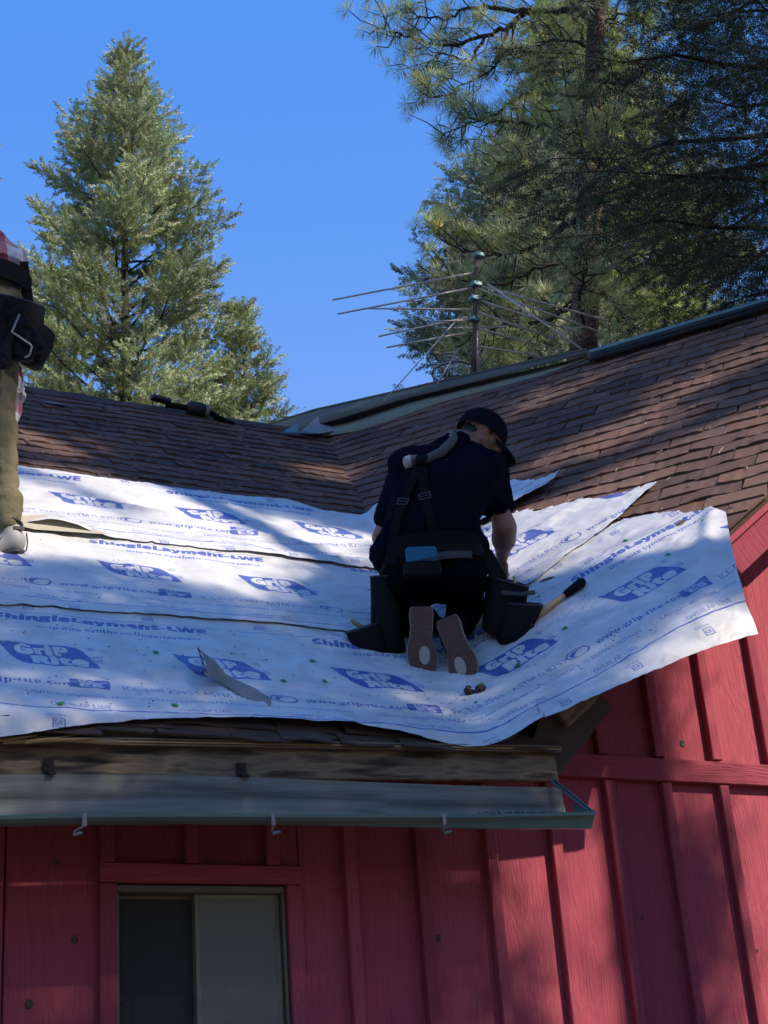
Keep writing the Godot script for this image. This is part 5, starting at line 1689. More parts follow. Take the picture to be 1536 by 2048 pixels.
func build_standing_person() -> void:
	var J := {
		"heel": Vector3(1.567, 4.217, -6.294), "toe": Vector3(1.346, 4.190, -6.368), "ank": Vector3(1.515, 4.335, -6.305), "knee": Vector3(1.478, 4.825, -6.334), "hip": Vector3(1.455, 5.420, -6.338),
		"pel": Vector3(1.440, 5.530, -6.401), "waist": Vector3(1.430, 5.700, -6.399), "chest": Vector3(1.20, 5.98, -6.48), "neck": Vector3(1.007, 6.058, -6.533), "head": Vector3(0.865, 5.995, -6.572),
		"ank2": Vector3(1.239, 4.421, -6.682), "toe2": Vector3(1.059, 4.330, -6.746), "knee2": Vector3(1.229, 4.890, -6.623), "hip2": Vector3(1.44, 5.46, -6.483),
		"sh1": Vector3(1.056, 5.935, -6.345), "el1": Vector3(0.997, 5.557, -6.334), "wr1": Vector3(0.904, 5.252, -6.403), "sh2": Vector3(1.073, 6.024, -6.722), "el2": Vector3(1.016, 5.667, -6.736), "wr2": Vector3(0.925, 5.358, -6.707)}
	var f := Vector3(-0.972, 0, -0.2355)      # where he faces
	var s := Vector3(-0.2355, 0, 0.972)       # towards us
	var root := base("person", Vector3(1.48, 4.2, -6.35))
	tag(root, "standing person cut off by the left edge, khaki trousers, plaid shirt, black tool bags", "person")
	var hf := (f * 0.6 + Vector3(0, -0.8, 0)).normalized(); var hu := (f * 0.8 + Vector3(0, 0.6, 0)).normalized()
	var st := mb(true)
	skin_mesh(st, [[J.pel, J.waist, 0.12, 0.11], [J.waist, J.chest, 0.11, 0.125], [J.chest, J.neck, 0.11, 0.06], [J.neck, J.head - hu * 0.05, 0.06, 0.056], [J.chest, J.sh1, 0.09, 0.06], [J.chest, J.sh2, 0.09, 0.06],
		[J.sh1, J.el1, 0.055, 0.044], [J.el1, J.wr1, 0.043, 0.029], [J.sh2, J.el2, 0.055, 0.044], [J.el2, J.wr2, 0.043, 0.029], [J.hip, J.knee, 0.09, 0.058], [J.knee, J.ank, 0.056, 0.04], [J.hip2, J.knee2, 0.09, 0.058], [J.knee2, J.ank2, 0.056, 0.04]], 0.016, 60.0)
	skin_mesh(st, head_bones(J.head, hf, hu), 0.006, 110.0)
	for e in [[J.wr1, J.el1], [J.wr2, J.el2]]:
		var d := ((e[0] - e[1]) as Vector3).normalized()
		skin_mesh(st, hand_bones(e[0], d, -f, s, 0.5), 0.005, 230.0)
	obj("body", st, mats.skin, root, true)
	st = mb(true)
	skin_mesh(st, [[J.head - hf * 0.02 + hu * 0.03, J.head - hf * 0.045 - hu * 0.02, 0.085, 0.07]], 0.008, 110.0, 0.004, Vector3(50, 50, 50))
	obj("hair", st, mats.hair, root, true)
	# trousers with bunched cuffs
	st = mb(true)
	var tr := [[J.hip, J.hip2, 0.118, 0.118], [J.pel - f * 0.03, J.pel + Vector3(0, 0.09, 0), 0.135, 0.125], [J.hip, J.knee, 0.108, 0.078], [J.knee, J.ank + Vector3(0, 0.12, 0), 0.078, 0.064], [J.ank + Vector3(0, 0.12, 0), J.ank + Vector3(0.0, 0.035, 0), 0.070, 0.060], [J.hip2, J.knee2, 0.112, 0.084], [J.knee2, J.ank2, 0.084, 0.064]]
	skin_mesh(st, tr, 0.013, 60.0, 0.015, Vector3(6, 12, 6))
	obj("trousers", st, mats.khaki, root, true)
	# plaid shirt over the bent back, and its tail hanging behind the leg
	st = mb(true)
	skin_mesh(st, [[J.waist - f * 0.02 + Vector3(0, 0.02, 0), J.chest, 0.135, 0.155], [J.chest, J.neck, 0.145, 0.085], [J.chest, J.sh1, 0.12, 0.085], [J.chest, J.sh2, 0.12, 0.085], [J.sh1, J.el1, 0.08, 0.066], [J.sh2, J.el2, 0.08, 0.066], [J.el1, J.wr1, 0.062, 0.045], [J.el2, J.wr2, 0.062, 0.045], [Vector3(1.40, 5.93, -6.40), Vector3(1.535, 5.80, -6.375), 0.06, 0.055], [Vector3(1.535, 5.80, -6.375), Vector3(1.575, 5.69, -6.385), 0.055, 0.040]], 0.014, 55.0, 0.018, Vector3(8, 8, 8))
	obj("plaid_shirt", st, mats.plaid, root, true)
	st = mb(true)
	skin_mesh(st, [[J.pel + Vector3(0.115, -0.20, 0.01), Vector3(1.565, 5.06, -6.355), 0.045, 0.060, f, 1.8], [Vector3(1.565, 5.06, -6.355), Vector3(1.560, 4.885, -6.36), 0.058, 0.030, f, 1.8]], 0.011, 70.0, 0.02, Vector3(12, 5, 12))
	obj("shirt_tail", st, mats.plaid, root, true)
	# shoe
	for e in [[J.ank, J.toe], [J.ank2, J.toe2]]:
		var an: Vector3 = e[0]; var to: Vector3 = e[1]
		var hl: Vector3 = an + Vector3(0.035, -0.062, 0.008)
		st = mb(true)
		skin_mesh(st, [[hl, hl.lerp(to, 0.45) + Vector3(0, 0.012, 0), 0.046, 0.046], [hl.lerp(to, 0.45) + Vector3(0, 0.012, 0), to, 0.046, 0.036], [hl + Vector3(0, 0.02, 0), an + Vector3(0.012, 0.03, 0), 0.048, 0.050]], 0.008, 90.0)
		obj("shoe", st, mats.shoe_white, root, true)
		st = mb(true)
		var dn := Vector3(0, -0.046, 0)
		skin_mesh(st, [[hl + dn + Vector3(0.006, 0, 0), to + dn * 0.8, 0.046, 0.040, Vector3.UP, 2.2]], 0.008, 90.0)
		obj("sole", st, mats.pouch_rim, root, true)
		st = mb()
		for k in 3:
			var p := hl.lerp(to, 0.30 + k * 0.12) + Vector3(0, 0.045 - k * 0.01, 0.0)
			bar(st, p + Vector3(-0.012, -0.028, 0.048), p + Vector3(0.012, 0.012, 0.040), 0.008, 0.004)
		bx(st, Transform3D(Basis(), hl + Vector3(0.012, 0.058, 0.047)), Vector3(0.05, 0.018, 0.008), 0.003)
		obj("laces", st, mats.black, root)
		st = mb(true)
		var cr: Array = ring_pts(an + Vector3(0.010, 0.048, 0), f * 0.058 + Vector3(0, 0.018, 0), s * 0.054, 18)
		tube(st, cr[0], PackedFloat32Array([0.011]), 7, false)
		obj("collar", st, mats.black, root, true)
		st = mb()
		ribbon(st, PackedVector3Array([hl + Vector3(0.056, -0.02, 0.0), hl + Vector3(0.060, 0.015, 0.0), hl + Vector3(0.054, 0.055, 0.0)]), PackedVector3Array([-f, -f, -f]), 0.028, 0.006)
		obj("heel_tab", st, mats.pouch_rim, root)
	# black belt with hanging bags
	var bc: Vector3 = J.pel + Vector3(0.0, 0.115, 0.0)
	var tilt := Vector3(0.05, -0.04, 0)
	var rg: Array = ring_pts(bc, -f * 0.160 + tilt * 0.3, s * 0.165, 36)
	st = mb()
	ribbon(st, rg[0], rg[1], 0.105, 0.014)
	obj("tool_belt", st, mats.pouch, root)
	st = mb()
	bar(st, bc + Vector3(0.125, 0.10, 0.10), bc + Vector3(0.165, -0.16, 0.09), 0.05, 0.02, s, 0.004)
	obj("belt_strap", st, mats.pouch, root)
	bag(root, "pouch", Vector3(1.545, 5.475, -6.225), Vector3(1.515, 5.165, -6.225), -f * 0.105 + Vector3(0, -0.03, 0), s * 0.055 + Vector3(0, -0.02, 0), 0.82, mats.pouch, mats.pouch_rim)
	bag(root, "pouch", Vector3(1.640, 5.390, -6.300), Vector3(1.600, 5.190, -6.300), -f * 0.080 + Vector3(0, -0.045, 0), s * 0.065, 0.75, mats.pouch, mats.pouch_rim)
	st = mb(true)
	skin_mesh(st, [[Vector3(1.47, 5.40, -6.17), Vector3(1.60, 5.22, -6.16), 0.055, 0.045, s, 1.6], [Vector3(1.44, 5.36, -6.19), Vector3(1.46, 5.12, -6.19), 0.06, 0.04, s, 1.5]], 0.010, 70.0, 0.02, Vector3(14, 9, 14))
	obj("flap", st, mats.pouch, root, true)
	# wire hammer loop
	st = mb(true)
	tube(st, PackedVector3Array([Vector3(1.505, 5.33, -6.10), Vector3(1.470, 5.225, -6.09), Vector3(1.480, 5.215, -6.085), Vector3(1.555, 5.175, -6.09), Vector3(1.563, 5.165, -6.09), Vector3(1.555, 5.125, -6.10), Vector3(1.535, 5.115, -6.11)]), PackedFloat32Array([0.005]), 7)
	obj("hammer_loop", st, mats.bare_metal, root, true)

# ---------------------------------------------------------------- antenna on the far side of the ridge
func build_antenna() -> void:
	var a := base("roof_antenna", Vector3(5.62, 6.9, -8.76))
	tag(a, "tall rusty aerial mast with two cross booms of thin rods behind the ridge", "antenna")
	var foot := Vector3(5.587, 6.90, -8.725)
	var top := Vector3(5.708, 8.158, -8.635)
	var st := mb(true)
	rod(st, foot, top, 0.019, 0.017, 10)
	obj("mast", st, mats.pole_rust, a)
	st = mb(true)
	rod(st, Vector3(5.633, 6.95, -8.707), Vector3(5.672, 7.678, -8.681), 0.016, -1, 10)
	obj("mast_sleeve", st, mats.bare_metal, a)
	for c in [Vector3(5.706, 8.126, -8.636), Vector3(5.668, 7.867, -8.660), Vector3(5.648, 7.744, -8.673), Vector3(5.630, 7.560, -8.685)]:
		var cm := mb()
		bx(cm, at(c + Vector3(0.012, 0, 0.012)), Vector3(0.085, 0.045, 0.06), 0.008)
		obj("clamp", cm, mats.teal_metal, a)
	var rods := [
		[Vector3(4.597, 7.701, -8.992), Vector3(5.677, 7.979, -8.655)], [Vector3(4.623, 7.574, -8.976), Vector3(5.660, 7.846, -8.666)],
		[Vector3(4.807, 7.593, -8.858), Vector3(5.637, 7.652, -8.680)], [Vector3(4.871, 7.340, -8.816), Vector3(5.610, 7.595, -8.71)],
		[Vector3(4.916, 7.238, -8.787), Vector3(5.60, 7.465, -8.72)], [Vector3(5.228, 7.412, -8.586), Vector3(5.630, 7.560, -8.685)],
		[Vector3(5.413, 7.523, -8.825), Vector3(5.788, 7.665, -8.940)], [Vector3(5.691, 7.864, -8.646), Vector3(6.681, 7.586, -8.366)],
		[Vector3(5.68, 7.834, -8.643), Vector3(6.588, 7.515, -8.426)], [Vector3(5.66, 7.745, -8.662), Vector3(6.494, 7.499, -8.486)],
		[Vector3(5.64, 7.643, -8.678), Vector3(6.321, 7.477, -8.597)], [Vector3(5.63, 7.497, -8.68), Vector3(6.202, 7.442, -8.674)],
		[Vector3(5.62, 7.337, -8.69), Vector3(6.209, 7.342, -8.669)], [Vector3(5.644, 7.491, -8.676), Vector3(6.006, 7.644, -8.800)]]
	for r in rods:
		var s := mb(true)
		rod(s, r[0], r[1], 0.0065, 0.0085, 6)
		obj("aerial_rod", s, mats.aerial, a)
	var bm := mb(true)
	rod(bm, Vector3(5.767, 7.874, -8.620), Vector3(6.277, 7.10, -8.150), 0.0085, -1, 6)
	obj("brace", bm, mats.aerial, a)
	bm = mb(true)
	rod(bm, Vector3(5.536, 7.586, -8.686), Vector3(4.875, 6.80, -8.814), 0.0045, -1, 6)
	obj("guy_wire", bm, mats.aerial, a)
	bm = mb(true)
	rod(bm, Vector3(5.490, 7.286, -8.716), Vector3(5.242, 6.90, -8.697), 0.0045, -1, 6)
	obj("guy_wire", bm, mats.aerial, a)
	for k in 4:
		bm = mb(true)
		var iy := 7.30 - k * 0.03
		rod(bm, Vector3(5.429, iy, -8.814), Vector3(5.50, iy - 0.01, -8.77), 0.009, -1, 6)
		obj("insulator", bm, mats.grey_pad, a)
	# the basket of expanded metal round the flue beside it
	var v := base("flue_basket", Vector3(5.56, 6.6, -8.88))
	tag(v, "round basket of expanded metal on a flue just behind the ridge", "flue cap")
	var c0 := Vector3(5.54, 7.085, -8.88)
	var s2 := mb()
	for k in 28:
		var t0 := TAU * k / 28; var t1 := TAU * (k + 1) / 28
		for e in [[t0, t1], [t1, t0]]:
			rod(s2, c0 + Vector3(cos(e[0]) * 0.16, 0.0, sin(e[0]) * 0.16), c0 + Vector3(cos(e[1]) * 0.165, 0.10, sin(e[1]) * 0.165), 0.0035, -1, 4)
	obj("mesh_wall", s2, mats.bare_metal, v)
	s2 = mb(true)
	var rg := PackedVector3Array()
	for k in 29: rg.append(c0 + Vector3(cos(TAU * k / 28) * 0.168, 0.105, sin(TAU * k / 28) * 0.168))
	tube(s2, rg, PackedFloat32Array([0.010]), 6, false)
	obj("rim", s2, mats.bare_metal, v, true)
	s2 = mb()
	lathe(s2, at(c0 + Vector3(0, -0.5, 0)), PackedVector2Array([Vector2(0.11, 0), Vector2(0.11, 0.52), Vector2(0.09, 0.52), Vector2(0, 0.5)]), 18)
	obj("flue", s2, mats.olive_metal_dark, v)

# ---------------------------------------------------------------- trees
func leaflet(st: SurfaceTool, p: Vector3, d: Vector3, l: float, w: float) -> void:
	var side := d.cross(Vector3(0.37, 0.81, 0.45)).normalized() * w * 0.5
	var m := p + d * l * 0.45
	tri3(st, p, m + side, p + d * l)
	tri3(st, p, p + d * l, m - side)

func sprig_mesh(kind: String, seed_: int) -> ArrayMesh:
	rng.seed = seed_
	var st := mb()
	if kind == "pine":
		for k in 46:
			var ph := rng.randf() * TAU
			var th := acos(1.0 - rng.randf() * 1.05)
			var d := Vector3(sin(th) * cos(ph), sin(th) * sin(ph), cos(th))
			leaflet(st, Vector3(0, 0, rng.randf_range(-0.25, 0.1)), d, rng.randf_range(0.75, 1.05), 0.040)
	elif kind == "spruce":
		for k in 30:
			var z := float(k) / 30
			var ph := k * 2.4
			var d := Vector3(cos(ph), sin(ph), 0.65).normalized()
			leaflet(st, Vector3(0, 0, z), d, 0.17 * (1.15 - z * 0.4), 0.042)
		leaflet(st, Vector3(0, 0, 0.9), Vector3(0, 0, 1), 0.18, 0.06)
	else:
		for k in 26:
			var z := float(k) / 26
			var ph := (0.0 if k % 2 else PI) + rng.randf_range(-1.2, 1.2)
			var d := Vector3(cos(ph), sin(ph), 0.6).normalized()
			leaflet(st, Vector3(0, 0, z), d, 0.27 * (1.2 - z * 0.5), 0.095)
		leaflet(st, Vector3(0, 0, 0.92), Vector3(0, 0, 1), 0.2, 0.07)
	st.generate_normals()
	return st.commit()

func commit_crown(parent: Node3D, xf: Array, cols: Array, mesh: Mesh, m: Material) -> void:
	var mm := MultiMesh.new()
	mm.transform_format = MultiMesh.TRANSFORM_3D
	mm.use_colors = true
	mm.mesh = mesh
	mm.instance_count = xf.size()
	for i in xf.size():
		mm.set_instance_transform(i, xf[i])
		mm.set_instance_color(i, cols[i])
	var o := MultiMeshInstance3D.new()
	o.name = "crown"
	o.multimesh = mm
	o.material_override = m
	o.set_meta("kind", "stuff")
	parent.add_child(o, true)
	o.position = -parent.position

# a conifer: trunk, limbs in whorls, side twigs carrying sprigs. prof: (height, radius) pairs; keep(p) says where foliage is left standing
func conifer(called: String, label: String, group: String, at_: Vector3, H: float, h0: float, tr: float, prof: Array, kind: String, mat: String, step: float, per: int, rise: Vector2, droop: float, sp: float, space: float, seed_: int, keep = null) -> Node3D:
	var root := base(called, at_)
	tag(root, label, "tree", group)
	var mesh := sprig_mesh(kind, seed_ + 5)
	rng.seed = seed_
	var tk := mb(true)
	var n := 14
	var pts := PackedVector3Array(); var rr := PackedFloat32Array()
	for i in n + 1:
		var t := float(i) / n
		pts.append(at_ + Vector3(fn.get_noise_2d(t * 1.5, seed_) * 0.25 * t, H * t, fn.get_noise_2d(t * 1.5, seed_ + 50) * 0.25 * t))
		rr.append(maxf(tr * (1.0 - t), 0.012))
	tube(tk, pts, rr, 9)
	obj("trunk", tk, mats.fir_bark, root, true)
	var lb := mb(true)
	var xf := []; var cols := []
	var y := h0
	var az := rng.randf() * TAU
	while y < H - 0.05:
		var tt := (y - h0) / (H - h0)
		var R := lerp_line(prof, y)
		for j in per:
			az += 2.39996 + rng.randf_range(-0.3, 0.3)
			var L := R * rng.randf_range(0.62, 1.12)
			if L < 0.06: L = 0.06
			var dir := Vector3(cos(az), 0, sin(az))
			var up := lerpf(rise.x, rise.y, tt) + rng.randf_range(-0.12, 0.12)
			var c := pts[clampi(int(y / H * n), 0, n)]
			var o := Vector3(c.x, at_.y + y + rng.randf_range(-0.1, 0.1), c.z)
			var bp := PackedVector3Array()
			var K := 6
			for k in K + 1:
				var s := float(k) / K
				bp.append(o + dir * L * s + Vector3(0, L * (up * s - droop * s * s), 0) + Vector3(rng.randfn(), rng.randfn(), rng.randfn()) * 0.02 * L * s)
			var limb_ok := true
			if keep != null:
				for k in K + 1: limb_ok = limb_ok and keep.call(bp[k]) > 0
			if limb_ok: tube(lb, bp, PackedFloat32Array([0.012 + L * 0.010, 0.011 + L * 0.008, 0.009 + L * 0.006, 0.008 + L * 0.004, 0.007, 0.005, 0.003]), 4, false)
			var s2 := 0.22 if kind == "spruce" else 0.30
			var flip := 1.0
			var tone := rng.randf_range(0.75, 1.25)
			while s2 <= 1.0:
				var f := s2 * K
				var i0 := mini(int(f), K - 1)
				var p := bp[i0].lerp(bp[i0 + 1], f - i0)
				var d := (bp[i0 + 1] - bp[i0]).normalized()
				flip = -flip
				var tl := (1.0 - s2) * L * 0.42 + sp * rng.randf_range(0.6, 1.3)
				var td := (d + d.cross(Vector3.UP).normalized() * flip * rng.randf_range(0.7, 1.3) + Vector3(0, rng.randf_range(-0.25, 0.4), 0)).normalized()
				if s2 > 0.93: td = d
				var q := 0.0
				while q < tl:
					var w := p + td * q
					var many := 1
					if keep != null: many = keep.call(w + td * sp * 0.6)
					for mk in many:
						if mk: w += Vector3(rng.randfn(), rng.randfn(), rng.randfn()) * 0.09
						var sd := (td + Vector3(rng.randfn(), rng.randfn() * 0.8 + 0.15, rng.randfn()) * 0.42).normalized()
						var sc := sp * rng.randf_range(0.75, 1.2)
						xf.append(Transform3D(along(sd).rotated(sd, rng.randf() * 3.0).scaled(Vector3(sc, sc, sc)), w))
						var b := tone * rng.randf_range(0.8, 1.2)
						cols.append(Color(b * rng.randf_range(0.9, 1.12), b, b * rng.randf_range(0.85, 1.1)))
					q += space
				s2 += space * 0.75 / maxf(L, 0.3)
		y += step * lerpf(1.0, 0.55, tt)
	obj("limbs", lb, mats.fir_bark, root)
	commit_crown(root, xf, cols, mesh, mats["needle_" + mat])
	return root

func pine() -> void:
	var root := base("ponderosa_pine", Vector3(8.0, 0, -10.5))
	tag(root, "tall orange barked pine with long needle tufts reaching left over the aerial", "tree")
	var st := mb(true)
	var T := PackedVector3Array([Vector3(7.0, 0, -11.3), Vector3(7.75, 6.5, -10.70), Vector3(8.092, 9.246, -10.429), Vector3(8.29, 10.8, -10.274), Vector3(8.498, 12.479, -10.111), Vector3(8.75, 14.6, -9.92), Vector3(8.95, 17.0, -9.75)])
	tube(st, T, PackedFloat32Array([0.22, 0.16, 0.135, 0.118, 0.095, 0.07, 0.02]), 14)
	obj("trunk", st, mats.pine_bark, root, true)
	var limbs := [
		[Vector3(8.512, 12.702, -10.100), Vector3(8.233, 12.842, -10.319), Vector3(7.980, 12.853, -10.516), Vector3(7.773, 12.660, -10.678), Vector3(7.578, 12.612, -10.831), Vector3(7.278, 12.595, -11.065), Vector3(6.990, 12.796, -11.290), Vector3(6.638, 13.109, -11.565)],
		[Vector3(7.980, 12.853, -10.516), Vector3(7.740, 13.043, -10.704), Vector3(7.481, 13.021, -10.906), Vector3(7.218, 12.965, -11.112), Vector3(6.883, 13.171, -11.373)],
		[Vector3(7.578, 12.612, -10.831), Vector3(7.389, 12.375, -10.978), Vector3(7.185, 12.502, -11.137), Vector3(6.958, 12.303, -11.315)],
		[Vector3(7.773, 12.660, -10.678), Vector3(7.612, 12.243, -10.804), Vector3(7.416, 12.169, -10.957), Vector3(7.193, 12.004, -11.132), Vector3(7.024, 12.020, -11.263)],
		[Vector3(8.388, 11.627, -10.197), Vector3(8.120, 11.641, -10.407), Vector3(7.845, 11.784, -10.622), Vector3(7.540, 11.614, -10.860), Vector3(7.216, 11.738, -11.113)],
		[Vector3(8.344, 11.261, -10.232), Vector3(8.006, 11.293, -10.496), Vector3(7.654, 11.487, -10.771), Vector3(7.373, 11.598, -10.991), Vector3(7.134, 11.473, -11.177)],
		[Vector3(8.288, 10.782, -10.276), Vector3(8.062, 10.599, -10.452), Vector3(7.871, 10.469, -10.602), Vector3(7.809, 10.912, -10.650), Vector3(7.571, 10.977, -10.836)],
		[Vector3(8.214, 10.200, -10.334), Vector3(7.892, 10.046, -10.585), Vector3(7.605, 9.942, -10.809), Vector3(7.290, 9.992, -11.055), Vector3(7.062, 10.168, -11.234), Vector3(6.908, 10.418, -11.354)],
		[Vector3(8.152, 9.688, -10.382), Vector3(7.817, 9.656, -10.644), Vector3(7.460, 9.628, -10.922), Vector3(7.149, 9.705, -11.166), Vector3(6.954, 9.782, -11.318)],
		[Vector3(8.096, 9.245, -10.426), Vector3(7.728, 9.107, -10.713), Vector3(7.381, 9.133, -10.985), Vector3(7.018, 8.993, -11.268)],
		[Vector3(8.118, 9.467, -10.408), Vector3(8.313, 9.192, -10.256), Vector3(8.390, 8.840, -10.196)],
		[Vector3(8.461, 12.187, -10.141), Vector3(8.151, 12.412, -10.383), Vector3(7.889, 12.292, -10.588), Vector3(7.648, 12.430, -10.776)],
		[Vector3(8.487, 12.443, -10.121), Vector3(8.714, 12.639, -9.943), Vector3(8.900, 12.449, -9.798)],
		[Vector3(8.413, 11.876, -10.178), Vector3(8.653, 11.678, -9.990), Vector3(8.867, 11.426, -9.823)],
		[Vector3(8.174, 9.915, -10.365), Vector3(7.913, 10.278, -10.569), Vector3(7.596, 10.300, -10.817), Vector3(7.346, 10.185, -11.012)]]
	rng.seed = 909
	# more limbs all round, out of the picture and behind
	for k in 26:
		var y := rng.randf_range(8.6, 15.5)
		var az := rng.randf() * TAU
		var l := rng.randf_range(0.9, 1.7)
		var c := T[2].lerp(T[5], (y - 9.2) / 5.4)
		var d := Vector3(cos(az), 0, sin(az))
		if d.dot(Vector3(-0.62, 0, -0.2)) > 0.45: continue
		limbs.append([c, c + d * l * 0.4 + Vector3(0, rng.randfn() * 0.1, 0), c + d * l * 0.8 + Vector3(0, rng.randf_range(-0.2, 0.25), 0), c + d * l + Vector3(0, rng.randf_range(-0.1, 0.4), 0)])
	var lb := mb(true)
	var xf := []; var cols := []
	var tuft := func(p: Vector3, d: Vector3, size: float) -> void:
		xf.append(Transform3D(along(d).scaled(Vector3(size, size, size)), p))
		var b := rng.randf_range(0.7, 1.3)
		var dry := 1.0 if rng.randf() > 0.012 else 1.5
		cols.append(Color(b * dry * rng.randf_range(0.9, 1.15), b * (1.0 if dry == 1.0 else 1.15), b * rng.randf_range(0.85, 1.1) * (1.0 if dry == 1.0 else 0.6)))
	for li in limbs.size():
		var l: Array = limbs[li]
		var cv := Curve3D.new()
		for i in l.size():
			var tan: Vector3 = (l[mini(i + 1, l.size() - 1)] - l[maxi(i - 1, 0)]) * 0.17
			var jit := Vector3(rng.randfn(), rng.randfn(), rng.randfn()) * 0.03
			cv.add_point(l[i] + (jit if i else Vector3.ZERO), -tan, tan)
		var len := cv.get_baked_length()
		var pts := PackedVector3Array(); var rr := PackedFloat32Array()
		var n := int(len / 0.07) + 2
		var r0 := 0.05 if li == 0 else 0.034 if li in [1, 4, 5, 7, 10] else 0.022
		for i in n + 1:
			var t := float(i) / n
			pts.append(cv.sample_baked(t * len) + Vector3(rng.randfn(), rng.randfn(), rng.randfn()) * 0.012)
			rr.append(lerpf(r0, 0.006, pow(t, 0.7)))
		tube(lb, pts, rr, 6, false)
		# side shoots, each ending in one to three tufts
		var s := 0.22 * len
		while s < len:
			var p := cv.sample_baked(s)
			var d := (cv.sample_baked(minf(s + 0.05, len)) - cv.sample_baked(s - 0.05)).normalized()
			var side := d.cross(Vector3(rng.randfn(), rng.randfn(), rng.randfn())).normalized()
			var sl := rng.randf_range(0.12, 0.42) * (1.0 if li else 1.2)
			var m := p + (d * 0.5 + side).normalized() * sl * 0.6 + Vector3(0, rng.randf_range(-0.06, 0.02), 0)
			var e := m + (d * 0.8 + side * 0.5 + Vector3(0, rng.randf_range(-0.1, 0.7), 0)).normalized() * sl * 0.5
			tube(lb, PackedVector3Array([p, m, e]), PackedFloat32Array([0.009, 0.007, 0.005]), 4, false)
			tuft.call(e, (e - m).normalized(), rng.randf_range(0.15, 0.21))
			if rng.randf() < 0.6: tuft.call(m, (e - m + side * 0.1).normalized(), rng.randf_range(0.13, 0.18))
			s += rng.randf_range(0.035, 0.08)
		var ed := (pts[n] - pts[n - 2]).normalized()
		tuft.call(pts[n], ed, 0.21)
		tuft.call(pts[n - 2], ed, 0.2)
	obj("limbs", lb, mats.fir_bark, root)
	commit_crown(root, xf, cols, sprig_mesh("pine", 3), mats.needle_pine)

func build_trees() -> void:
	# left of the picture: a broad fir behind the left ridge, with a lower one at its right foot
	conifer("fir_tree", "tall pyramid fir standing alone behind the left ridge", "", Vector3(6.22, 0, -19.0), 18.35, 6.0, 0.24,
		[Vector2(6, 2.3), Vector2(11.7, 2.0), Vector2(13.8, 1.55), Vector2(15.5, 1.12), Vector2(16.9, 0.60), Vector2(17.8, 0.24), Vector2(18.4, 0.03)], "fir", "fir", 0.36, 5, Vector2(0.45, 0.85), 0.16, 0.16, 0.062, 1001)
	conifer("fir_tree", "smaller fir at the right foot of the pyramid fir", "", Vector3(7.95, 0, -18.9), 13.9, 6.0, 0.12,
		[Vector2(6, 1.0), Vector2(11.5, 0.68), Vector2(12.6, 0.42), Vector2(13.3, 0.15), Vector2(13.9, 0.03)], "fir", "fir", 0.32, 5, Vector2(0.5, 0.9), 0.16, 0.16, 0.062, 1002)
	conifer("fir_tree", "fir mostly out of view whose branch tips show at the left edge", "", Vector3(2.35, 0, -15.8), 15.6, 7.0, 0.18,
		[Vector2(7, 1.6), Vector2(11, 0.9), Vector2(13.2, 1.05), Vector2(14.0, 0.6), Vector2(15.6, 0.05)], "fir", "fir", 0.34, 5, Vector2(0.3, 0.6), 0.2, 0.16, 0.08, 1003)
	pine()
	# sunlit trees behind the pine
	conifer("background_fir", "finely leaved sunlit tree behind the aerial, left of the pine trunk", "", Vector3(10.0, 0, -14.3), 14.2, 5.0, 0.18,
		[Vector2(5, 1.9), Vector2(10, 1.65), Vector2(12, 1.35), Vector2(13.4, 0.8), Vector2(14.2, 0.1)], "fir", "juniper", 0.28, 6, Vector2(0.5, 0.9), 0.2, 0.15, 0.075, 1004)
	conifer("background_fir", "yellow green sunlit fir directly behind the pine trunk", "", Vector3(12.6, 0, -15.6), 19.5, 6.0, 0.22,
		[Vector2(6, 2.5), Vector2(12, 2.2), Vector2(15, 1.7), Vector2(18, 0.7), Vector2(19.5, 0.1)], "fir", "far_fir", 0.36, 6, Vector2(0.3, 0.7), 0.2, 0.19, 0.09, 1005)
	# dark spruce, close on the right
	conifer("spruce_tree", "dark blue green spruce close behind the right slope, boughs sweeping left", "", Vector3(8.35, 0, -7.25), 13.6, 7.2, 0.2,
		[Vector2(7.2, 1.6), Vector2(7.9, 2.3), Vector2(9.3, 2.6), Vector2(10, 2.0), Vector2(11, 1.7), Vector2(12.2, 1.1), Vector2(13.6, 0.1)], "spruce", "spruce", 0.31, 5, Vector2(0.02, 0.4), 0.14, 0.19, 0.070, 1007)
	unseen_shade_tree()
	forest()

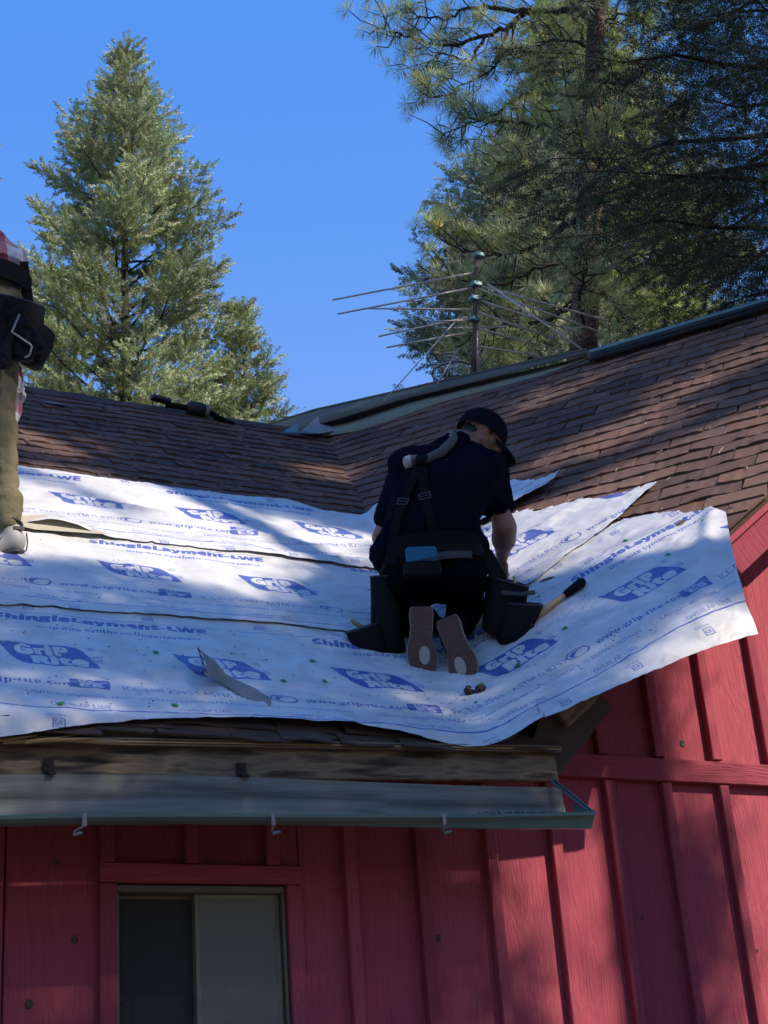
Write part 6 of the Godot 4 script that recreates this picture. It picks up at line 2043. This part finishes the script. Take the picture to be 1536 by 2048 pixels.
# unseen tree to the right, its crown cut to place shade on roof and wall
func unseen_shade_tree() -> void:
	var holes := [
		PackedVector2Array([Vector2(-4.78, 6.67), Vector2(-5.31, 7.06), Vector2(-5.33, 6.68), Vector2(-5.51, 6.35), Vector2(-5.98, 6.26), Vector2(-6.46, 6.25), Vector2(-6.60, 6.16), Vector2(-6.10, 6.05), Vector2(-5.55, 5.62), Vector2(-5.47, 5.62), Vector2(-5.31, 5.81), Vector2(-5.17, 6.05), Vector2(-4.89, 6.22), Vector2(-4.49, 6.21)]),
		PackedVector2Array([Vector2(-6.52, 4.76), Vector2(-6.52, 4.50), Vector2(-6.32, 4.28), Vector2(-6.17, 4.26), Vector2(-6.14, 4.40)]),
		PackedVector2Array([Vector2(-5.86, 6.69), Vector2(-6.48, 6.53), Vector2(-6.74, 6.28), Vector2(-6.56, 6.13), Vector2(-5.95, 6.22), Vector2(-5.65, 6.42)]),
		PackedVector2Array([Vector2(-5.80, 7.13), Vector2(-6.16, 7.07), Vector2(-6.21, 6.84), Vector2(-5.90, 6.85), Vector2(-5.74, 6.96)]),
		PackedVector2Array([Vector2(-6.04, 8.29), Vector2(-6.34, 8.06), Vector2(-6.14, 7.81), Vector2(-5.84, 7.94)]),
		PackedVector2Array([Vector2(-5.60, 7.52), Vector2(-5.99, 7.43), Vector2(-6.02, 7.26), Vector2(-5.70, 7.32)]),
		PackedVector2Array([Vector2(-7.75, 7.75), Vector2(-8.06, 7.68), Vector2(-7.87, 7.52), Vector2(-7.63, 7.53)]),
		PackedVector2Array([Vector2(-6.88, 5.66), Vector2(-6.98, 5.65), Vector2(-6.96, 5.41), Vector2(-6.95, 5.14), Vector2(-6.69, 5.02), Vector2(-6.47, 4.99), Vector2(-6.35, 5.01), Vector2(-6.44, 5.19)]),
		PackedVector2Array([Vector2(-6.24, 4.82), Vector2(-6.41, 4.90), Vector2(-6.49, 4.89), Vector2(-6.40, 4.77), Vector2(-6.25, 4.73), Vector2(-6.15, 4.72)]),
		PackedVector2Array([Vector2(-7.11, 5.49), Vector2(-7.32, 5.41), Vector2(-7.38, 5.25), Vector2(-7.56, 5.18), Vector2(-7.05, 4.74), Vector2(-6.75, 4.63), Vector2(-6.63, 4.59), Vector2(-6.76, 4.90), Vector2(-6.76, 5.03)]),
		PackedVector2Array([Vector2(-8.25, 7.05), Vector2(-8.49, 7.13), Vector2(-8.55, 7.04), Vector2(-8.46, 6.98), Vector2(-8.30, 6.98)]),
		PackedVector2Array([Vector2(-8.12, 6.09), Vector2(-8.37, 6.09), Vector2(-8.54, 5.99), Vector2(-8.31, 5.81), Vector2(-8.17, 5.90), Vector2(-8.06, 5.98)]),
		PackedVector2Array([Vector2(-7.58, 6.10), Vector2(-7.72, 6.05), Vector2(-7.70, 5.77), Vector2(-7.63, 5.76), Vector2(-7.55, 5.87)]),
		PackedVector2Array([Vector2(-6.40, 4.30), Vector2(-6.65, 4.45), Vector2(-7.2, 4.55), Vector2(-7.0, 3.60), Vector2(-6.37, 3.80)]),
		PackedVector2Array([Vector2(-5.34, 3.82), Vector2(-5.74, 3.80), Vector2(-5.82, 3.83), Vector2(-5.99, 3.90), Vector2(-6.25, 3.77), Vector2(-6.19, 3.63), Vector2(-6.03, 3.49), Vector2(-5.95, 3.19), Vector2(-5.67, 3.31), Vector2(-5.74, 3.60), Vector2(-5.62, 3.68), Vector2(-5.51, 3.58), Vector2(-5.40, 3.54)]),
		PackedVector2Array([Vector2(-6.66, 3.59), Vector2(-6.87, 3.58), Vector2(-6.67, 2.87), Vector2(-6.30, 3.03), Vector2(-6.47, 3.23)])]
	var e1 := SUN.cross(Vector3.UP).normalized()
	var e2 := e1.cross(SUN).normalized()
	if e2.y < 0: e2 = -e2
	var wide := []
	for h in holes: wide.append_array(Geometry2D.offset_polygon(h, 0.18))
	var thick := [PackedVector2Array([Vector2(-5.45, 4.5), Vector2(-5.50, 5.95), Vector2(-6.0, 6.0), Vector2(-6.25, 5.4), Vector2(-6.2, 4.45)]), PackedVector2Array([Vector2(-6.4, 6.9), Vector2(-9.2, 5.6), Vector2(-9.2, 9.6), Vector2(-5.5, 9.6), Vector2(-5.4, 7.5)]), PackedVector2Array([Vector2(-3.6, 4.9), Vector2(-5.3, 4.45), Vector2(-5.5, 4.9), Vector2(-4.4, 5.7), Vector2(-3.6, 5.9)]), PackedVector2Array([Vector2(-6.15, 2.8), Vector2(-6.42, 2.8), Vector2(-6.35, 3.7), Vector2(-6.2, 3.75)])]  # boughs thickened to hold these areas in deep shade
	var bands := [PackedVector2Array([Vector2(-6.34, 3.70), Vector2(-6.55, 3.64), Vector2(-6.54, 3.21), Vector2(-6.41, 2.9), Vector2(-5.99, 2.9), Vector2(-6.06, 3.41), Vector2(-6.21, 3.57)]), PackedVector2Array([Vector2(-6.01, 4.17), Vector2(-6.43, 4.28), Vector2(-6.38, 3.86), Vector2(-6.27, 3.86), Vector2(-6.00, 3.99)]), PackedVector2Array([Vector2(-5.72, 3.63), Vector2(-5.67, 3.56), Vector2(-5.66, 3.2), Vector2(-5.44, 3.2), Vector2(-5.52, 3.50)])]  # boughs kept here to lay shade bands on the wall
	bands.append(PackedVector2Array([Vector2(-5.48, 2.8), Vector2(-3.2, 2.8), Vector2(-3.2, 4.85), Vector2(-5.05, 4.40), Vector2(-5.58, 4.15), Vector2(-5.48, 3.95)]))
	var keep := func(p: Vector3) -> int:
		var q := Vector2(p.dot(e1), p.dot(e2))
		# gaps cut in the crown where sun patches belong, ragged at their rims
		q += Vector2(fn2.get_noise_2d(q.x * 3.0, q.y * 3.0), fn2.get_noise_2d(q.x * 3.0 + 50, q.y * 3.0)) * 0.035
		for h in bands:
			if Geometry2D.is_point_in_polygon(q, h): return 2
		for h in wide:
			if Geometry2D.is_point_in_polygon(q, h): return 0
		for h in thick:
			if Geometry2D.is_point_in_polygon(q, h): return 3 if h != thick[2] else 2
		return 1
	conifer("unseen_shade_tree", "tall dense conifer out of view in front of the cabin, crown cut to dapple the roof", "", Vector3(8.1, 0, 1.3), 19.5, 7.4, 0.3,
		[Vector2(7.4, 3.2), Vector2(9, 3.9), Vector2(14, 3.7), Vector2(16.5, 2.8), Vector2(19.5, 0.2)], "spruce", "spruce", 0.27, 7, Vector2(0.1, 0.4), 0.12, 0.25, 0.16, 1010, keep)

# unseen wood behind where one stands, blocking low sky to darken the wall
func forest() -> void:
	rng.seed = 515
	var st := mb()
	for k in 900:
		var y := pow(rng.randf(), 0.8)
		var r := (1.0 - y) * 0.20 + 0.01
		var a := rng.randf() * TAU
		var d := Vector3(cos(a), rng.randf_range(-0.3, 0.3), sin(a))
		leaflet(st, Vector3(0, 0.08 + y * 0.9, 0) + d * r * rng.randf_range(0.2, 0.8), d, 0.09, 0.05)
	rod(st, Vector3.ZERO, Vector3(0, 0.95, 0), 0.014, 0.002, 6)
	st.generate_normals()
	var mm := MultiMesh.new()
	mm.transform_format = MultiMesh.TRANSFORM_3D
	mm.mesh = st.commit()
	var xf := []
	for k in 300:
		var p := Vector3(rng.randf_range(-32, 32), 0, rng.randf_range(-6, 42))
		if p.z < 14.0 and absf(p.x) < 14.0: continue
		if p.length() < 10.0: continue
		# trees kept out of the sun's path to the roof
		var q := p - Vector3(3.5, 0, -5.5)
		var al := q.x * 0.527 + q.z * 0.850
		if absf(q.x * 0.850 - q.z * 0.527) < 7.0 and al < 26.0: continue
		if p.z < -2.0 and p.x > 0.0 and p.x < 16.0: continue
		var h := rng.randf_range(7, 12)
		xf.append(Transform3D(Basis(Vector3.UP, rng.randf() * TAU).scaled(Vector3(h, h, h)), p))
		if xf.size() >= 48: break
	mm.instance_count = xf.size()
	for i in xf.size(): mm.set_instance_transform(i, xf[i])
	var o := MultiMeshInstance3D.new()
	o.name = "forest"
	o.multimesh = mm
	o.material_override = mats.needle_forest
	add_child(o, true)
	tag(o, "unseen conifer wood in front of the cabin, placed to darken the shaded wall", "forest", "", "stuff")
